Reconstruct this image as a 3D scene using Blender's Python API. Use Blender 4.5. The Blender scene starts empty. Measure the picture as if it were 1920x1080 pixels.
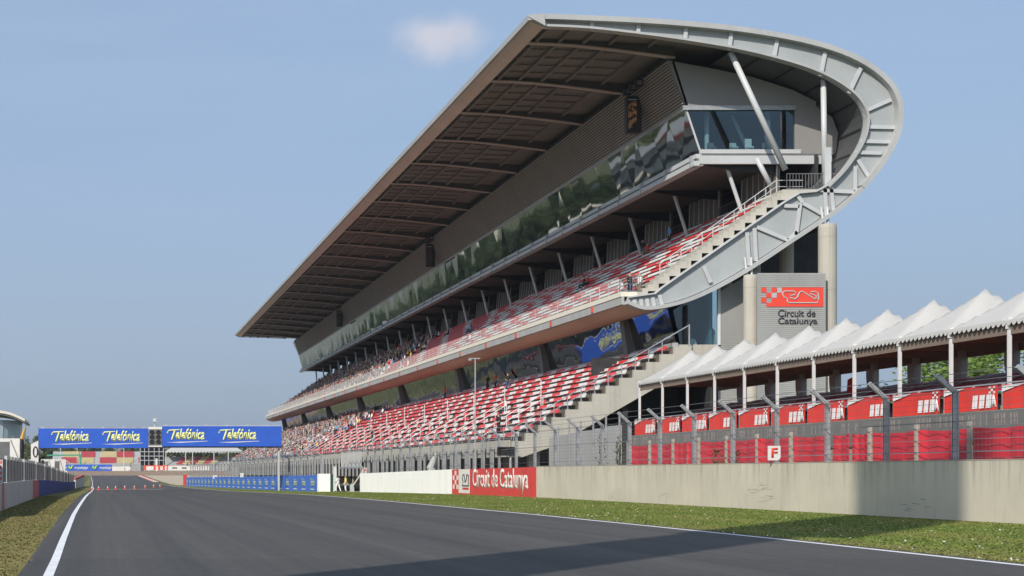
import bpy, bmesh, math, random
from mathutils import Vector, Matrix
RND = random.Random(11)
S = bpy.context.scene
COL = S.collection
PI = math.pi
# the lens of the photograph: focal length in pixels, vanishing point of the straight, eye height
F, VX, HY, H = 2800.0, 188.0, 887.0, 1.5
def W(px, py, Y):
    return Vector(((px - VX) * Y / F, Y, H + (HY - py) * Y / F))
ZP = [(-400, 0), (90, 0), (112, -.1), (173, -.6), (208, -.8), (300, -1.2), (370, -1.3), (433, -1.0), (560, 0), (625, .5), (640, .8), (6000, 4)]
def zg(Y):
    for (a, za), (b, zb) in zip(ZP, ZP[1:]):
        if a <= Y <= b:
            return za + (zb - za) * (Y - a) / (b - a)
    return 0.0
# ------------------------------------------------------------------ materials
def new_mat(name):
    m = bpy.data.materials.new(name); m.use_nodes = True
    nt = m.node_tree
    return m, nt, nt.nodes['Principled BSDF']
def node(nt, typ, **kw):
    n = nt.nodes.new(typ)
    for k, v in kw.items():
        setattr(n, k, v)
    return n
def setin(n, **kw):
    for k, v in kw.items():
        n.inputs[k.replace('_', ' ')].default_value = v
def coords(nt, scale=(1, 1, 1)):
    tc = node(nt, 'ShaderNodeTexCoord'); mp = node(nt, 'ShaderNodeMapping')
    mp.inputs['Scale'].default_value = scale
    nt.links.new(tc.outputs['Object'], mp.inputs['Vector'])
    return mp.outputs['Vector']
def noise(nt, vec, scale, detail=4, rough=.55):
    n = node(nt, 'ShaderNodeTexNoise'); n.inputs['Scale'].default_value = scale
    n.inputs['Detail'].default_value = detail; n.inputs['Roughness'].default_value = rough
    nt.links.new(vec, n.inputs['Vector'])
    return n.outputs['Fac']
def ramp(nt, fac, stops):
    r = node(nt, 'ShaderNodeValToRGB'); e = r.color_ramp.elements
    e[0].position, e[0].color = stops[0][0], (*stops[0][1], 1)
    e[1].position, e[1].color = stops[1][0], (*stops[1][1], 1)
    for p, c in stops[2:]:
        x = e.new(p); x.color = (*c, 1)
    nt.links.new(fac, r.inputs['Fac'])
    return r.outputs['Color']
def mixc(nt, fac, a, b, mode='MIX'):
    m = node(nt, 'ShaderNodeMix', data_type='RGBA', blend_type=mode)
    for sock, v in ((m.inputs[0], fac), (m.inputs[6], a), (m.inputs[7], b)):
        if hasattr(v, 'is_output'): nt.links.new(v, sock)
        elif isinstance(v, tuple): sock.default_value = (*v, 1)
        else: sock.default_value = v
    return m.outputs[2]
def bump(nt, bs, fac, strength, dist=.02):
    b = node(nt, 'ShaderNodeBump'); b.inputs['Strength'].default_value = strength; b.inputs['Distance'].default_value = dist
    nt.links.new(fac, b.inputs['Height']); nt.links.new(b.outputs['Normal'], bs.inputs['Normal'])
def paint(name, col, rough=.5, metal=0.0, var=.12, scale=1.2, vec=(1, 1, 1), bmp=0.0):
    m, nt, bs = new_mat(name)
    v = coords(nt, vec)
    n = noise(nt, v, scale, 5)
    lo = tuple(c * (1 - var) for c in col); hi = tuple(min(1, c * (1 + var)) for c in col)
    nt.links.new(ramp(nt, n, [(.3, lo), (.7, hi)]), bs.inputs['Base Color'])
    setin(bs, Roughness=rough, Metallic=metal)
    if bmp: bump(nt, bs, noise(nt, v, scale * 12, 3), bmp)
    return m
M = {}
M['steel'] = paint('grey painted steel', (.46, .47, .47), .45, .0, .07, .6)
M['steel_dark'] = paint('dark steel', (.13, .13, .13), .5, .0, .15)
M['galv'] = paint('galvanised steel', (.37, .38, .39), .45, .35, .16, 2.0)
M['white_metal'] = paint('white metal', (.60, .60, .59), .4, 0, .06)
M['flange'] = paint('grey brown flange', (.38, .32, .285), .6, 0, .07, .4)
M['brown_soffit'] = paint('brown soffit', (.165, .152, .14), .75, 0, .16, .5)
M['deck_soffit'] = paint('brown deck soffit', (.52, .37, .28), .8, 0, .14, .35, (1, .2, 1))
M['fascia'] = paint('brown fascia', (.62, .48, .42), .6, 0, .07, .4)
M['louvre'] = paint('brown louvre', (.265, .225, .18), .6, 0, .1, .5)
M['black'] = paint('black', (.012, .012, .013), .5, 0, .2)
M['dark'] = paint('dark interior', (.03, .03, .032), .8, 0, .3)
M['cab'] = paint('warm grey cladding', (.235, .225, .215), .6, 0, .06, .5)
M['red'] = paint('red seat plastic', (.62, .035, .025), .4, 0, .12, 3)
M['white_seat'] = paint('white seat plastic', (.64, .62, .58), .4, 0, .08, 3)
M['redpaint'] = paint('red paint', (.60, .05, .04), .45, 0, .1, 1)
M['dull_white'] = paint('dull white', (.66, .65, .61), .6, 0, .1, .8)
M['whitewall'] = paint('white painted wall', (.66, .635, .57), .65, 0, .07, .8, (1, 1, .3), .1)
M['cream'] = paint('cream strip', (.66, .61, .50), .6, 0, .05)
M['blue'] = paint('blue hoarding', (.025, .10, .50), .4, 0, .07, .6)
M['bluewall'] = paint('blue barrier', (.045, .14, .50), .45, 0, .12, .5)
M['navy'] = paint('navy barrier', (.012, .045, .26), .7, 0, .2, .6)
M['yellow'] = paint('pale yellow lettering', (.72, .74, .28), .5, 0, .04)
M['palelime'] = paint('pale green lettering', (.42, .50, .34), .6)
M['lime'] = paint('lime', (.35, .6, .05), .5)
M['ink'] = paint('dark lettering', (.035, .035, .04), .5)
M['orange'] = paint('orange plastic', (.62, .075, .03), .45)
M['green'] = paint('green pipe', (.05, .27, .16), .5)
M['ochre'] = paint('ochre cloth', (.55, .30, .04), .7)
M['glass_tower'] = paint('pale tower glass', (.52, .68, .72), .15, .1, .1, .2)
M['seat_red_far'] = paint('faded red seats', (.40, .045, .06), .6, 0, .15, 2)
M['seat_yel_far'] = paint('faded yellow seats', (.48, .40, .21), .6, 0, .12, 2)
M['rubber'] = paint('rubber', (.02, .02, .02), .8)
M['bark'] = paint('bark', (.09, .065, .045), .9, 0, .3, 4, (1, 1, .3), .4)
M['skin'] = paint('skin', (.42, .27, .20), .6, 0, .05)
M['hair'] = paint('dark hair', (.03, .02, .015), .6)
def leafmat(name, a, b):
    m, nt, bs = new_mat(name)
    v = coords(nt)
    n = noise(nt, v, .55, 3); n2 = noise(nt, v, 9, 2)
    c = mixc(nt, n, a, b); c = mixc(nt, n2, c, tuple(x * 1.35 for x in b))
    nt.links.new(c, bs.inputs['Base Color']); setin(bs, Roughness=.6)
    bs.inputs['Transmission Weight'].default_value = 0
    tr = node(nt, 'ShaderNodeBsdfTranslucent'); nt.links.new(c, tr.inputs['Color'])
    mx = node(nt, 'ShaderNodeMixShader'); mx.inputs[0].default_value = .3
    nt.links.new(bs.outputs[0], mx.inputs[1]); nt.links.new(tr.outputs[0], mx.inputs[2])
    nt.links.new(mx.outputs[0], nt.nodes['Material Output'].inputs['Surface'])
    return m
M['tread'] = paint('shaded concrete tread', (.17, .145, .115), .9, 0, .15, .6)  # darkened concrete: the shade between seat rows is put into the colour
M['rib'] = paint('dark rib', (.085, .075, .068), .7, 0, .12)
M['wire'] = paint('dull wire', (.16, .165, .17), .6, .2, .1)
M['tread_shade'] = paint('roof shaded tread', (.055, .048, .042), .9, 0, .2, .6)  # darker copy of the tread, with the roof's shade in its colour
M['gal_soffit'] = paint('dark gallery soffit', (.085, .077, .07), .8, 0, .2, .5)
M['back_wall'] = paint('dun back panels', (.12, .105, .088), .7, 0, .12, .5)
M['dark_green'] = paint('dark green board', (.015, .07, .045), .6)
M['inner'] = paint('shaded inner skin', (.062, .066, .066), .6, 0, .1)  # tone lowered to carry the shade inside the curl
M['leaf'] = leafmat('dark leaves', (.022, .045, .014), (.05, .085, .022))
M['leaf2'] = leafmat('bright leaves', (.07, .12, .02), (.14, .21, .04))
M['leaf3'] = leafmat('olive leaves', (.045, .065, .02), (.09, .11, .035))
# asphalt
def asphalt():
    m, nt, bs = new_mat('asphalt')
    v = coords(nt); vl = coords(nt, (1, .035, 1))
    vs = coords(nt, (1, .006, 1)); st = noise(nt, vs, 1.1, 5, .7); big = noise(nt, vl, .55, 6, .6); fine = noise(nt, v, 22, 4, .7); mid = noise(nt, v, .22, 4)
    c = ramp(nt, big, [(.3, (.048, .047, .045)), (.7, (.080, .077, .073))])
    c = mixc(nt, ramp(nt, st, [(.42, (0, 0, 0)), (.62, (.75, .75, .75))]), c, (.046, .044, .042))   # rubbered streaks along the straight
    c = mixc(nt, .4, c, ramp(nt, mid, [(.35, (.047, .046, .045)), (.65, (.088, .083, .076))]))
    c = mixc(nt, .5, c, ramp(nt, fine, [(.3, (.038, .037, .037)), (.7, (.098, .094, .088))]))
    grain = noise(nt, v, 4.5, 5, .75)
    c = mixc(nt, .38, c, ramp(nt, grain, [(.34, (.032, .031, .031)), (.68, (.115, .110, .102))]))
    tcy = node(nt, 'ShaderNodeTexCoord'); sy = node(nt, 'ShaderNodeSeparateXYZ'); nt.links.new(tcy.outputs['Object'], sy.inputs[0])
    my = node(nt, 'ShaderNodeMapRange'); my.inputs[1].default_value = 26.1; my.inputs[2].default_value = 26.3; my.inputs[3].default_value = .22; my.inputs[4].default_value = 0
    wear = ramp(nt, st, [(.34, (1.15, 1.11, 1.06)), (.66, (.70, .69, .68))]); c = mixc(nt, 1.0, c, wear, 'MULTIPLY')
    nt.links.new(sy.outputs['Y'], my.inputs[0]); c = mixc(nt, my.outputs[0], c, (.03, .03, .03))   # older, darker surface before the seam
    nt.links.new(c, bs.inputs['Base Color']); setin(bs, Roughness=.82)
    bs.inputs['Specular IOR Level'].default_value = .35
    bump(nt, bs, fine, .35, .01)
    return m
M['asphalt'] = asphalt()
def grassmat(name, a, b, dry, dryness):
    m, nt, bs = new_mat(name)
    v = coords(nt); vs = coords(nt, (1, .5, 1))
    n = noise(nt, v, 1.6, 5, .65); n2 = noise(nt, vs, .28, 4, .6); n3 = noise(nt, v, 9, 4, .7)
    c = ramp(nt, n, [(.3, a), (.72, b)])
    c = mixc(nt, ramp(nt, n2, [(.5 - dryness * .3, (0, 0, 0)), (.72 - dryness * .3, (1, 1, 1))]), c, dry)
    c = mixc(nt, ramp(nt, n3, [(.38, (0, 0, 0)), (.62, (.38, .38, .38))]), c, tuple(x * .55 for x in a))
    if name == 'verge grass':   # parched strip beside the asphalt
        tc = node(nt, 'ShaderNodeTexCoord'); sp = node(nt, 'ShaderNodeSeparateXYZ'); nt.links.new(tc.outputs['Object'], sp.inputs[0])
        ad = node(nt, 'ShaderNodeMath', operation='MULTIPLY_ADD'); nt.links.new(n, ad.inputs[0]); ad.inputs[1].default_value = 3.2; nt.links.new(sp.outputs['X'], ad.inputs[2])
        mr = node(nt, 'ShaderNodeMapRange'); mr.inputs[1].default_value = 16.7; mr.inputs[2].default_value = 18.6; mr.inputs[3].default_value = .85; mr.inputs[4].default_value = 0
        nt.links.new(ad.outputs[0], mr.inputs[0]); c = mixc(nt, mr.outputs[0], c, (.21, .165, .08))
    nt.links.new(c, bs.inputs['Base Color']); setin(bs, Roughness=.9)
    bs.inputs['Specular IOR Level'].default_value = .15
    bump(nt, bs, n3, .8, .05)
    return m
M['grass'] = grassmat('verge grass', (.095, .135, .022), (.165, .205, .042), (.205, .20, .055), .25)
M['drygrass'] = grassmat('dry verge grass', (.105, .115, .026), (.17, .16, .05), (.215, .18, .07), .6)
M['field'] = grassmat('far grass', (.055, .08, .02), (.10, .12, .035), (.17, .15, .07), .4)
M['blade'] = paint('grass blades', (.16, .205, .04), .85, 0, .3, 1.3)
M['blade_dry'] = paint('straw blades', (.22, .195, .07), .85, 0, .3, 1.1)
M['gravel'] = paint('gravel', (.42, .34, .23), .9, 0, .2, 1.5, (1, 1, 1), .4)
M['bank'] = paint('brown earth', (.24, .165, .11), .9, 0, .2, .7, (1, 1, 1), .4)
M['line'] = paint('white line paint', (.70, .70, .70), .6, 0, .12, 2.2)
def concrete(name, base, streak, vertical=True):
    m, nt, bs = new_mat(name)
    v = coords(nt); vz = coords(nt, (1.3, 1.3, .045))
    big = noise(nt, v, .35, 5); st = noise(nt, vz, 1.9, 5, .65); fine = noise(nt, v, 14, 4)
    c = ramp(nt, big, [(.3, tuple(x * .86 for x in base)), (.7, tuple(x * 1.08 for x in base))])
    c = mixc(nt, ramp(nt, st, [(.52, (0, 0, 0)), (.78, (streak, streak, streak))]), c, tuple(x * .38 for x in base))
    c = mixc(nt, .18, c, ramp(nt, fine, [(.3, tuple(x * .6 for x in base)), (.7, tuple(min(1, x * 1.3) for x in base))]))
    nt.links.new(c, bs.inputs['Base Color']); setin(bs, Roughness=.85)
    bump(nt, bs, fine, .25, .01)
    return m
M['plate'] = concrete('weathered grey end plate', (.345, .365, .365), .16)
M['zinc'] = concrete('weathered zinc', (.39, .395, .385), .2)
for k_ in ('plate', 'zinc'): M[k_].node_tree.nodes['Principled BSDF'].inputs['Roughness'].default_value = .5
M['concrete'] = concrete('concrete', (.37, .34, .28), .55)
M['concrete_pale'] = concrete('pale concrete', (.43, .405, .345), .45)
def wallmat():
    # retaining wall: pour lines, rain streaks running down from the coping, joints every few metres
    m, nt, bs = new_mat('stained retaining wall concrete')
    v = coords(nt); vz = coords(nt, (1, 1.0, .05)); tc = node(nt, 'ShaderNodeTexCoord')
    sep = node(nt, 'ShaderNodeSeparateXYZ'); nt.links.new(tc.outputs['Object'], sep.inputs[0])
    base = (.52, .475, .375)
    big = noise(nt, v, .3, 6, .6); st = noise(nt, vz, 2.6, 5, .7); st2 = noise(nt, vz, .6, 4, .6); fine = noise(nt, v, 18, 4)
    c = ramp(nt, big, [(.3, tuple(x * .85 for x in base)), (.7, tuple(x * 1.08 for x in base))])
    c = mixc(nt, ramp(nt, st2, [(.45, (0, 0, 0)), (.8, (.35, .35, .35))]), c, (.30, .27, .21))
    top = node(nt, 'ShaderNodeMapRange'); top.inputs[1].default_value = .75; top.inputs[2].default_value = 1.9
    top.inputs[3].default_value = .03; top.inputs[4].default_value = .95
    nt.links.new(sep.outputs['Z'], top.inputs[0])
    mu = node(nt, 'ShaderNodeMath', operation='MULTIPLY')
    stc = ramp(nt, st, [(.50, (0, 0, 0)), (.70, (.62, .62, .62))])
    nt.links.new(top.outputs[0], mu.inputs[0]); nt.links.new(stc, mu.inputs[1])
    c = mixc(nt, mu.outputs[0], c, (.13, .115, .09))
    low = noise(nt, coords(nt, (1, 1.2, .16)), 1.7, 4, .7)
    lowm = node(nt, 'ShaderNodeMapRange'); lowm.inputs[1].default_value = .9; lowm.inputs[2].default_value = 0
    lowm.inputs[3].default_value = 0; lowm.inputs[4].default_value = .7
    nt.links.new(sep.outputs['Z'], lowm.inputs[0])
    mu2 = node(nt, 'ShaderNodeMath', operation='MULTIPLY')
    nt.links.new(lowm.outputs[0], mu2.inputs[0]); nt.links.new(ramp(nt, low, [(.55, (0, 0, 0)), (.72, (.7, .7, .7))]), mu2.inputs[1])
    c = mixc(nt, mu2.outputs[0], c, (.24, .22, .17))
    nt.links.new(c, bs.inputs['Base Color']); setin(bs, Roughness=.88)
    bump(nt, bs, fine, .25, .01)
    return m
M['wall'] = wallmat()
def mirror(name, col, rough, bs_strength, scale):
    m, nt, bs = new_mat(name)
    setin(bs, Roughness=rough, Metallic=1.0); bs.inputs['Base Color'].default_value = (*col, 1)
    v = coords(nt, (1, .6, 1.2))
    bump(nt, bs, noise(nt, v, scale, 1.3, .4), bs_strength, .2)
    return m
M['mirror'] = mirror('mirror glazing', (.37, .38, .37), .03, .13, .3)
M['darkmirror'] = mirror('dark reflective glazing', (.27, .28, .29), .03, .14, .5)
def glass(name, tint, mixf):
    m, nt, bs = new_mat(name)
    tr = node(nt, 'ShaderNodeBsdfTransparent'); tr.inputs['Color'].default_value = (*tint, 1)
    gl = node(nt, 'ShaderNodeBsdfGlossy'); gl.inputs['Color'].default_value = (.8, .9, .95, 1); gl.inputs['Roughness'].default_value = .03
    mx = node(nt, 'ShaderNodeMixShader'); mx.inputs[0].default_value = mixf
    nt.links.new(tr.outputs[0], mx.inputs[1]); nt.links.new(gl.outputs[0], mx.inputs[2])
    nt.links.new(mx.outputs[0], nt.nodes['Material Output'].inputs['Surface'])
    return m
M['glass'] = glass('window glass', (.48, .66, .70), .10)
M['bright_white'] = paint('fresh white wall', (.88, .86, .80), .65, 0, .05, .8, (1, 1, .3), .1)
M['canvas'] = paint('white canvas', (.44, .428, .40), .75, 0, .05, .7)
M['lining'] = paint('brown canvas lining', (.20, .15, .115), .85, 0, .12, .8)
M['curtain'] = paint('grey curtain', (.42, .42, .40), .85, 0, .2, 1.5, (1, 1, .2))
M['tarp'] = paint('red tarpaulin', (.52, .03, .045), .4, 0, .14, 1.2, (1, 1, .4), .3)
M['darkred'] = paint('dark red cover', (.42, .012, .03), .6, 0, .12, .8)
M['banner_red'] = paint('red banner', (.66, .035, .02), .5, 0, .08, .8)
M['grey_banner'] = paint('grey mesh banner', (.15, .15, .14), .8, 0, .16, .8, (1, 1, .3))
M['grey_check'] = paint('grey check', (.5, .48, .48), .7, 0, .1)
M['ghost'] = paint('faded lettering', (.26, .22, .20), .8, 0, .2)
M['shade_grey'] = paint('grey hoarding', (.33, .33, .315), .7, 0, .1, .6, (1, 1, .3))
def screenmat():
    m, nt, bs = new_mat('lit video picture')
    v = coords(nt, (1, 1, 1))
    n = noise(nt, v, 2.1, 4, .6)
    c = ramp(nt, n, [(.47, (.004, .004, .006)), (.53, (.16, .07, .02)), (.58, (.40, .20, .10)), (.66, (.03, .025, .02))])
    nt.links.new(c, bs.inputs['Base Color']); nt.links.new(c, bs.inputs['Emission Color']); bs.inputs['Emission Strength'].default_value = .12
    setin(bs, Roughness=.4)
    return m
M['screen'] = screenmat()
M['screen_dim'] = paint('dim screen', (.05, .035, .025), .4, 0, .6, 2)
# ------------------------------------------------------------------ mesh builder
class MB:
    def __init__(s): s.v, s.f, s.m = [], [], []
    def add(s, vs, fs, m=0):
        o = len(s.v); s.v += [tuple(p) for p in vs]
        for f in fs: s.f.append(tuple(i + o for i in f)); s.m.append(m)
        return s
    def poly(s, pts, m=0): return s.add(pts, [tuple(range(len(pts)))], m)
    def box(s, x0, x1, y0, y1, z0, z1, m=0):
        v = [(x0, y0, z0), (x1, y0, z0), (x1, y1, z0), (x0, y1, z0), (x0, y0, z1), (x1, y0, z1), (x1, y1, z1), (x0, y1, z1)]
        return s.add(v, [(0, 3, 2, 1), (4, 5, 6, 7), (0, 1, 5, 4), (1, 2, 6, 5), (2, 3, 7, 6), (3, 0, 4, 7)], m)
    def bar(s, p, q, w, h=None, m=0, up=(0, 0, 1)):
        p, q = Vector(p), Vector(q); h = h or w
        d = (q - p).normalized(); u = Vector(up)
        if abs(d.dot(u)) > .98: u = Vector((0, 1, 0))
        a = d.cross(u).normalized() * (w / 2); b = a.cross(d).normalized() * (h / 2)
        v = [p - a - b, p + a - b, p + a + b, p - a + b, q - a - b, q + a - b, q + a + b, q - a + b]
        return s.add(v, [(0, 1, 2, 3), (7, 6, 5, 4), (0, 4, 5, 1), (1, 5, 6, 2), (2, 6, 7, 3), (3, 7, 4, 0)], m)
    def tube(s, pts, r, n=6, m=0, cap=True):
        pts = [Vector(p) for p in pts]; rs = r if isinstance(r, (list, tuple)) else [r] * len(pts)
        o = len(s.v)
        for i, p in enumerate(pts):
            d = (pts[min(i + 1, len(pts) - 1)] - pts[max(i - 1, 0)]).normalized()
            u = Vector((0, 0, 1)) if abs(d.z) < .9 else Vector((1, 0, 0))
            a = d.cross(u).normalized(); b = a.cross(d).normalized()
            for k in range(n):
                t = 2 * PI * k / n
                s.v.append(tuple(p + (a * math.cos(t) + b * math.sin(t)) * rs[i]))
        for i in range(len(pts) - 1):
            for k in range(n):
                s.f.append((o + i * n + k, o + i * n + (k + 1) % n, o + (i + 1) * n + (k + 1) % n, o + (i + 1) * n + k)); s.m.append(m)
        if cap:
            s.f.append(tuple(o + k for k in range(n))[::-1]); s.m.append(m)
            e = o + (len(pts) - 1) * n
            s.f.append(tuple(e + k for k in range(n))); s.m.append(m)
        return s
    def prism(s, poly, y0, y1, m=0, mcap=None):
        n = len(poly); mcap = m if mcap is None else mcap
        v = [(x, y0, z) for x, z in poly] + [(x, y1, z) for x, z in poly]
        s.add(v, [(i, (i + 1) % n, n + (i + 1) % n, n + i) for i in range(n)], m)
        o = len(s.v) - 2 * n
        s.f.append(tuple(o + i for i in range(n))[::-1]); s.m.append(mcap)
        s.f.append(tuple(o + n + i for i in range(n))); s.m.append(mcap)
        return s
    def band(s, A, B, y0, y1, m=0):
        """solid between two polylines (x, z) of equal length, from y0 to y1"""
        n = len(A)
        v = [(x, y0, z) for x, z in A] + [(x, y0, z) for x, z in B] + [(x, y1, z) for x, z in A] + [(x, y1, z) for x, z in B]
        fs = []
        for i in range(n - 1):
            fs += [(i, i + 1, n + i + 1, n + i), (2 * n + i, 3 * n + i, 3 * n + i + 1, 2 * n + i + 1),
                   (i, 2 * n + i, 2 * n + i + 1, i + 1), (n + i, n + i + 1, 3 * n + i + 1, 3 * n + i)]
        fs += [(0, n, 3 * n, 2 * n), (n - 1, 3 * n - 1, 4 * n - 1, 2 * n - 1)]
        return s.add(v, fs, m)
    def sphere(s, c, r, m=0, n=8, sz=(1, 1, 1)):
        c = Vector(c); v = []; fs = []
        for i in range(1, n // 2 + 1):
            ph = PI * i / (n // 2 + 1)
            for k in range(n):
                t = 2 * PI * k / n
                v.append(c + Vector((r * sz[0] * math.sin(ph) * math.cos(t), r * sz[1] * math.sin(ph) * math.sin(t), r * sz[2] * math.cos(ph))))
        rows = n // 2
        for i in range(rows - 1):
            for k in range(n):
                fs.append((i * n + k, (i + 1) * n + k, (i + 1) * n + (k + 1) % n, i * n + (k + 1) % n))
        v += [c + Vector((0, 0, r * sz[2])), c - Vector((0, 0, r * sz[2]))]
        t, b = len(v) - 2, len(v) - 1
        for k in range(n):
            fs += [(t, k, (k + 1) % n), (b, (rows - 1) * n + (k + 1) % n, (rows - 1) * n + k)]
        return s.add(v, fs, m)
    def build(s, name, mats, parent=None, smooth=False, deform=None, origin=None, fix=True):
        if not isinstance(mats, (list, tuple)): mats = [mats]
        o = Vector(origin) if origin is not None else (wloc(parent) if parent else Vector((0, 0, 0)))
        vs = [deform(Vector(p)) for p in s.v] if deform else s.v
        me = bpy.data.meshes.new(name)
        me.from_pydata([(p[0] - o[0], p[1] - o[1], p[2] - o[2]) for p in vs], [], s.f)
        for m in mats: me.materials.append(m)
        me.polygons.foreach_set('material_index', s.m)
        if fix:
            bm = bmesh.new(); bm.from_mesh(me); bmesh.ops.recalc_face_normals(bm, faces=bm.faces); bm.to_mesh(me); bm.free()
        if smooth: me.polygons.foreach_set('use_smooth', [True] * len(me.polygons))
        me.update()
        return link(name, me, parent, o if not parent else None)
def wloc(o):
    v = Vector((0, 0, 0))
    while o: v += o.location; o = o.parent
    return v
def link(name, me, parent=None, loc=None):
    ob = bpy.data.objects.new(name, me); COL.objects.link(ob)
    if parent: ob.parent = parent
    if loc is not None: ob.location = loc
    return ob
def tag(o, label, cat, group=None, kind=None):
    if label: o['label'] = label
    if cat: o['category'] = cat
    if group: o['group'] = group
    if kind: o['kind'] = kind
    return o
def thing(name, loc, label, cat, group=None, rz=0):
    o = bpy.data.objects.new(name, None); COL.objects.link(o)
    o.location = loc; o.rotation_euler = (0, 0, rz); o.empty_display_size = .3
    return tag(o, label, cat, group)
def struct(o, label=None):
    o['kind'] = 'structure'
    if label: o['label'] = label
    return o
def dup(root, loc, rz=None, label=None, group=None, scale=None):
    def cp(o, par):
        c = o.copy(); COL.objects.link(c)
        if par: c.parent = par
        for ch in list(o.children): cp(ch, c)
        return c
    r = cp(root, None); r.location = loc
    if rz is not None: r.rotation_euler = (0, 0, rz)
    if scale: r.scale = scale
    if label: r['label'] = label
    if group: r['group'] = group
    return r
def text_mesh(body, w, h, bold=0.0, shear=0.0, depth=.01, line=1.0, align='LEFT'):
    cu = bpy.data.curves.new('lettering', 'FONT'); cu.body = body; cu.size = 1; cu.offset = bold; cu.shear = shear
    cu.extrude = 0.0; cu.space_line = line; cu.align_x = align; cu.resolution_u = 3
    ob = bpy.data.objects.new('lettering', cu); COL.objects.link(ob)
    dg = bpy.context.evaluated_depsgraph_get()
    me = bpy.data.meshes.new_from_object(ob.evaluated_get(dg))
    bpy.data.objects.remove(ob); bpy.data.curves.remove(cu)
    xs = [v.co.x for v in me.vertices]; ys = [v.co.y for v in me.vertices]
    x0, x1, y0, y1 = min(xs), max(xs), min(ys), max(ys)
    for v in me.vertices:
        v.co.x = (v.co.x - x0) / (x1 - x0) * w; v.co.y = (v.co.y - y0) / (y1 - y0) * h
    bm = bmesh.new(); bm.from_mesh(me)
    r = bmesh.ops.extrude_face_region(bm, geom=list(bm.faces))
    for e in r['geom']:
        if isinstance(e, bmesh.types.BMVert): e.co.z += depth
    bmesh.ops.recalc_face_normals(bm, faces=bm.faces); bm.to_mesh(me); bm.free()
    return me
FRONT = Matrix(((1, 0, 0), (0, 0, -1), (0, 1, 0)))          # reads towards the camera end (-Y)
TRACK = Matrix(((0, 0, -1), (-1, 0, 0), (0, 1, 0)))         # reads towards the track (-X)
def lettering(me, mat, loc, basis, parent, name='lettering'):
    if not me.materials: me.materials.append(mat)
    o = link(name, me, parent)
    o.matrix_local = Matrix.Translation(Vector(loc) - wloc(parent)) @ basis.to_4x4()
    return o
def catmull(pts, n=5):
    out = []
    P = [Vector(p) for p in pts]
    for i in range(len(P) - 1):
        p0, p1, p2, p3 = P[max(i - 1, 0)], P[i], P[i + 1], P[min(i + 2, len(P) - 1)]
        for k in range(n):
            t = k / n
            out.append(.5 * ((2 * p1) + (p2 - p0) * t + (2 * p0 - 5 * p1 + 4 * p2 - p3) * t * t + (3 * p1 - p0 - 3 * p2 + p3) * t ** 3))
    out.append(P[-1])
    return out
def ordinal(i):
    return ['first', 'second', 'third', 'fourth', 'fifth', 'sixth', 'seventh', 'eighth', 'ninth', 'tenth', 'eleventh', 'twelfth',
            'thirteenth', 'fourteenth', 'fifteenth', 'sixteenth'][i]
# ------------------------------------------------------------------ camera, sun, sky
cam = bpy.data.cameras.new('camera'); co = bpy.data.objects.new('camera', cam); COL.objects.link(co)
co.location = (0, 0, H); co.rotation_euler = (PI / 2, 0, 0)
cam.sensor_width = 36; cam.lens = F / 1920 * 36
cam.shift_x = (960 - VX) / 1920; cam.shift_y = (HY - 540) / 1920
cam.clip_end = 30000; cam.clip_start = .1
S.camera = co
S.render.resolution_x, S.render.resolution_y = 1024, 576
SUN_AZ = Vector((.6115, .791, 0)).normalized(); SUN_EL = math.radians(36)
sl = bpy.data.lights.new('sun', 'SUN'); sl.energy = 5.0; sl.angle = math.radians(.5); sl.color = (1, .94, .85)
so = bpy.data.objects.new('sun', sl); COL.objects.link(so)
trav = Vector((SUN_AZ.x * math.cos(SUN_EL), SUN_AZ.y * math.cos(SUN_EL), -math.sin(SUN_EL)))
so.rotation_euler = trav.to_track_quat('-Z', 'Y').to_euler(); so.location = (-40, -60, 60)
wd = bpy.data.worlds.new('World'); S.world = wd; wd.use_nodes = True
nt = wd.node_tree; bg = nt.nodes['Background']
sky = node(nt, 'ShaderNodeTexSky', sky_type='NISHITA'); sky.sun_disc = False
sky.sun_elevation = SUN_EL; sky.sun_rotation = math.atan2(-SUN_AZ.x, -SUN_AZ.y)
sky.altitude = 0; sky.air_density = 1.0; sky.dust_density = 3.0; sky.ozone_density = 6.0
tc = node(nt, 'ShaderNodeTexCoord')
# thin high cloud, and the one small cloud over the roof tip
mp = node(nt, 'ShaderNodeMapping'); mp.inputs['Scale'].default_value = (1.2, 1.2, 9)
mp.inputs['Rotation'].default_value = (0, math.radians(7), 0)
nt.links.new(tc.outputs['Generated'], mp.inputs['Vector'])
wn = noise(nt, mp.outputs['Vector'], 1.7, 6, .6)
wisp = ramp(nt, wn, [(.30, (.40, .40, .40)), (.8, (.72, .72, .72))])
cdir = Vector(((815 - VX) / F, 1, (HY - 72) / F)).normalized()
sub = node(nt, 'ShaderNodeVectorMath', operation='SUBTRACT'); nt.links.new(tc.outputs['Generated'], sub.inputs[0]); sub.inputs[1].default_value = cdir
sc = node(nt, 'ShaderNodeVectorMath', operation='MULTIPLY'); nt.links.new(sub.outputs[0], sc.inputs[0]); sc.inputs[1].default_value = (24, 24, 56)
nz = node(nt, 'ShaderNodeTexNoise'); nz.inputs['Scale'].default_value = 42; nz.inputs['Detail'].default_value = 6
nt.links.new(tc.outputs['Generated'], nz.inputs['Vector'])
ns = node(nt, 'ShaderNodeVectorMath', operation='SUBTRACT'); nt.links.new(nz.outputs['Color'], ns.inputs[0]); ns.inputs[1].default_value = (.5, .5, .5)
nm = node(nt, 'ShaderNodeVectorMath', operation='MULTIPLY_ADD'); nt.links.new(ns.outputs[0], nm.inputs[0]); nm.inputs[1].default_value = (1.1, 1.1, 1.1)
nt.links.new(sc.outputs[0], nm.inputs[2])
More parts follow.
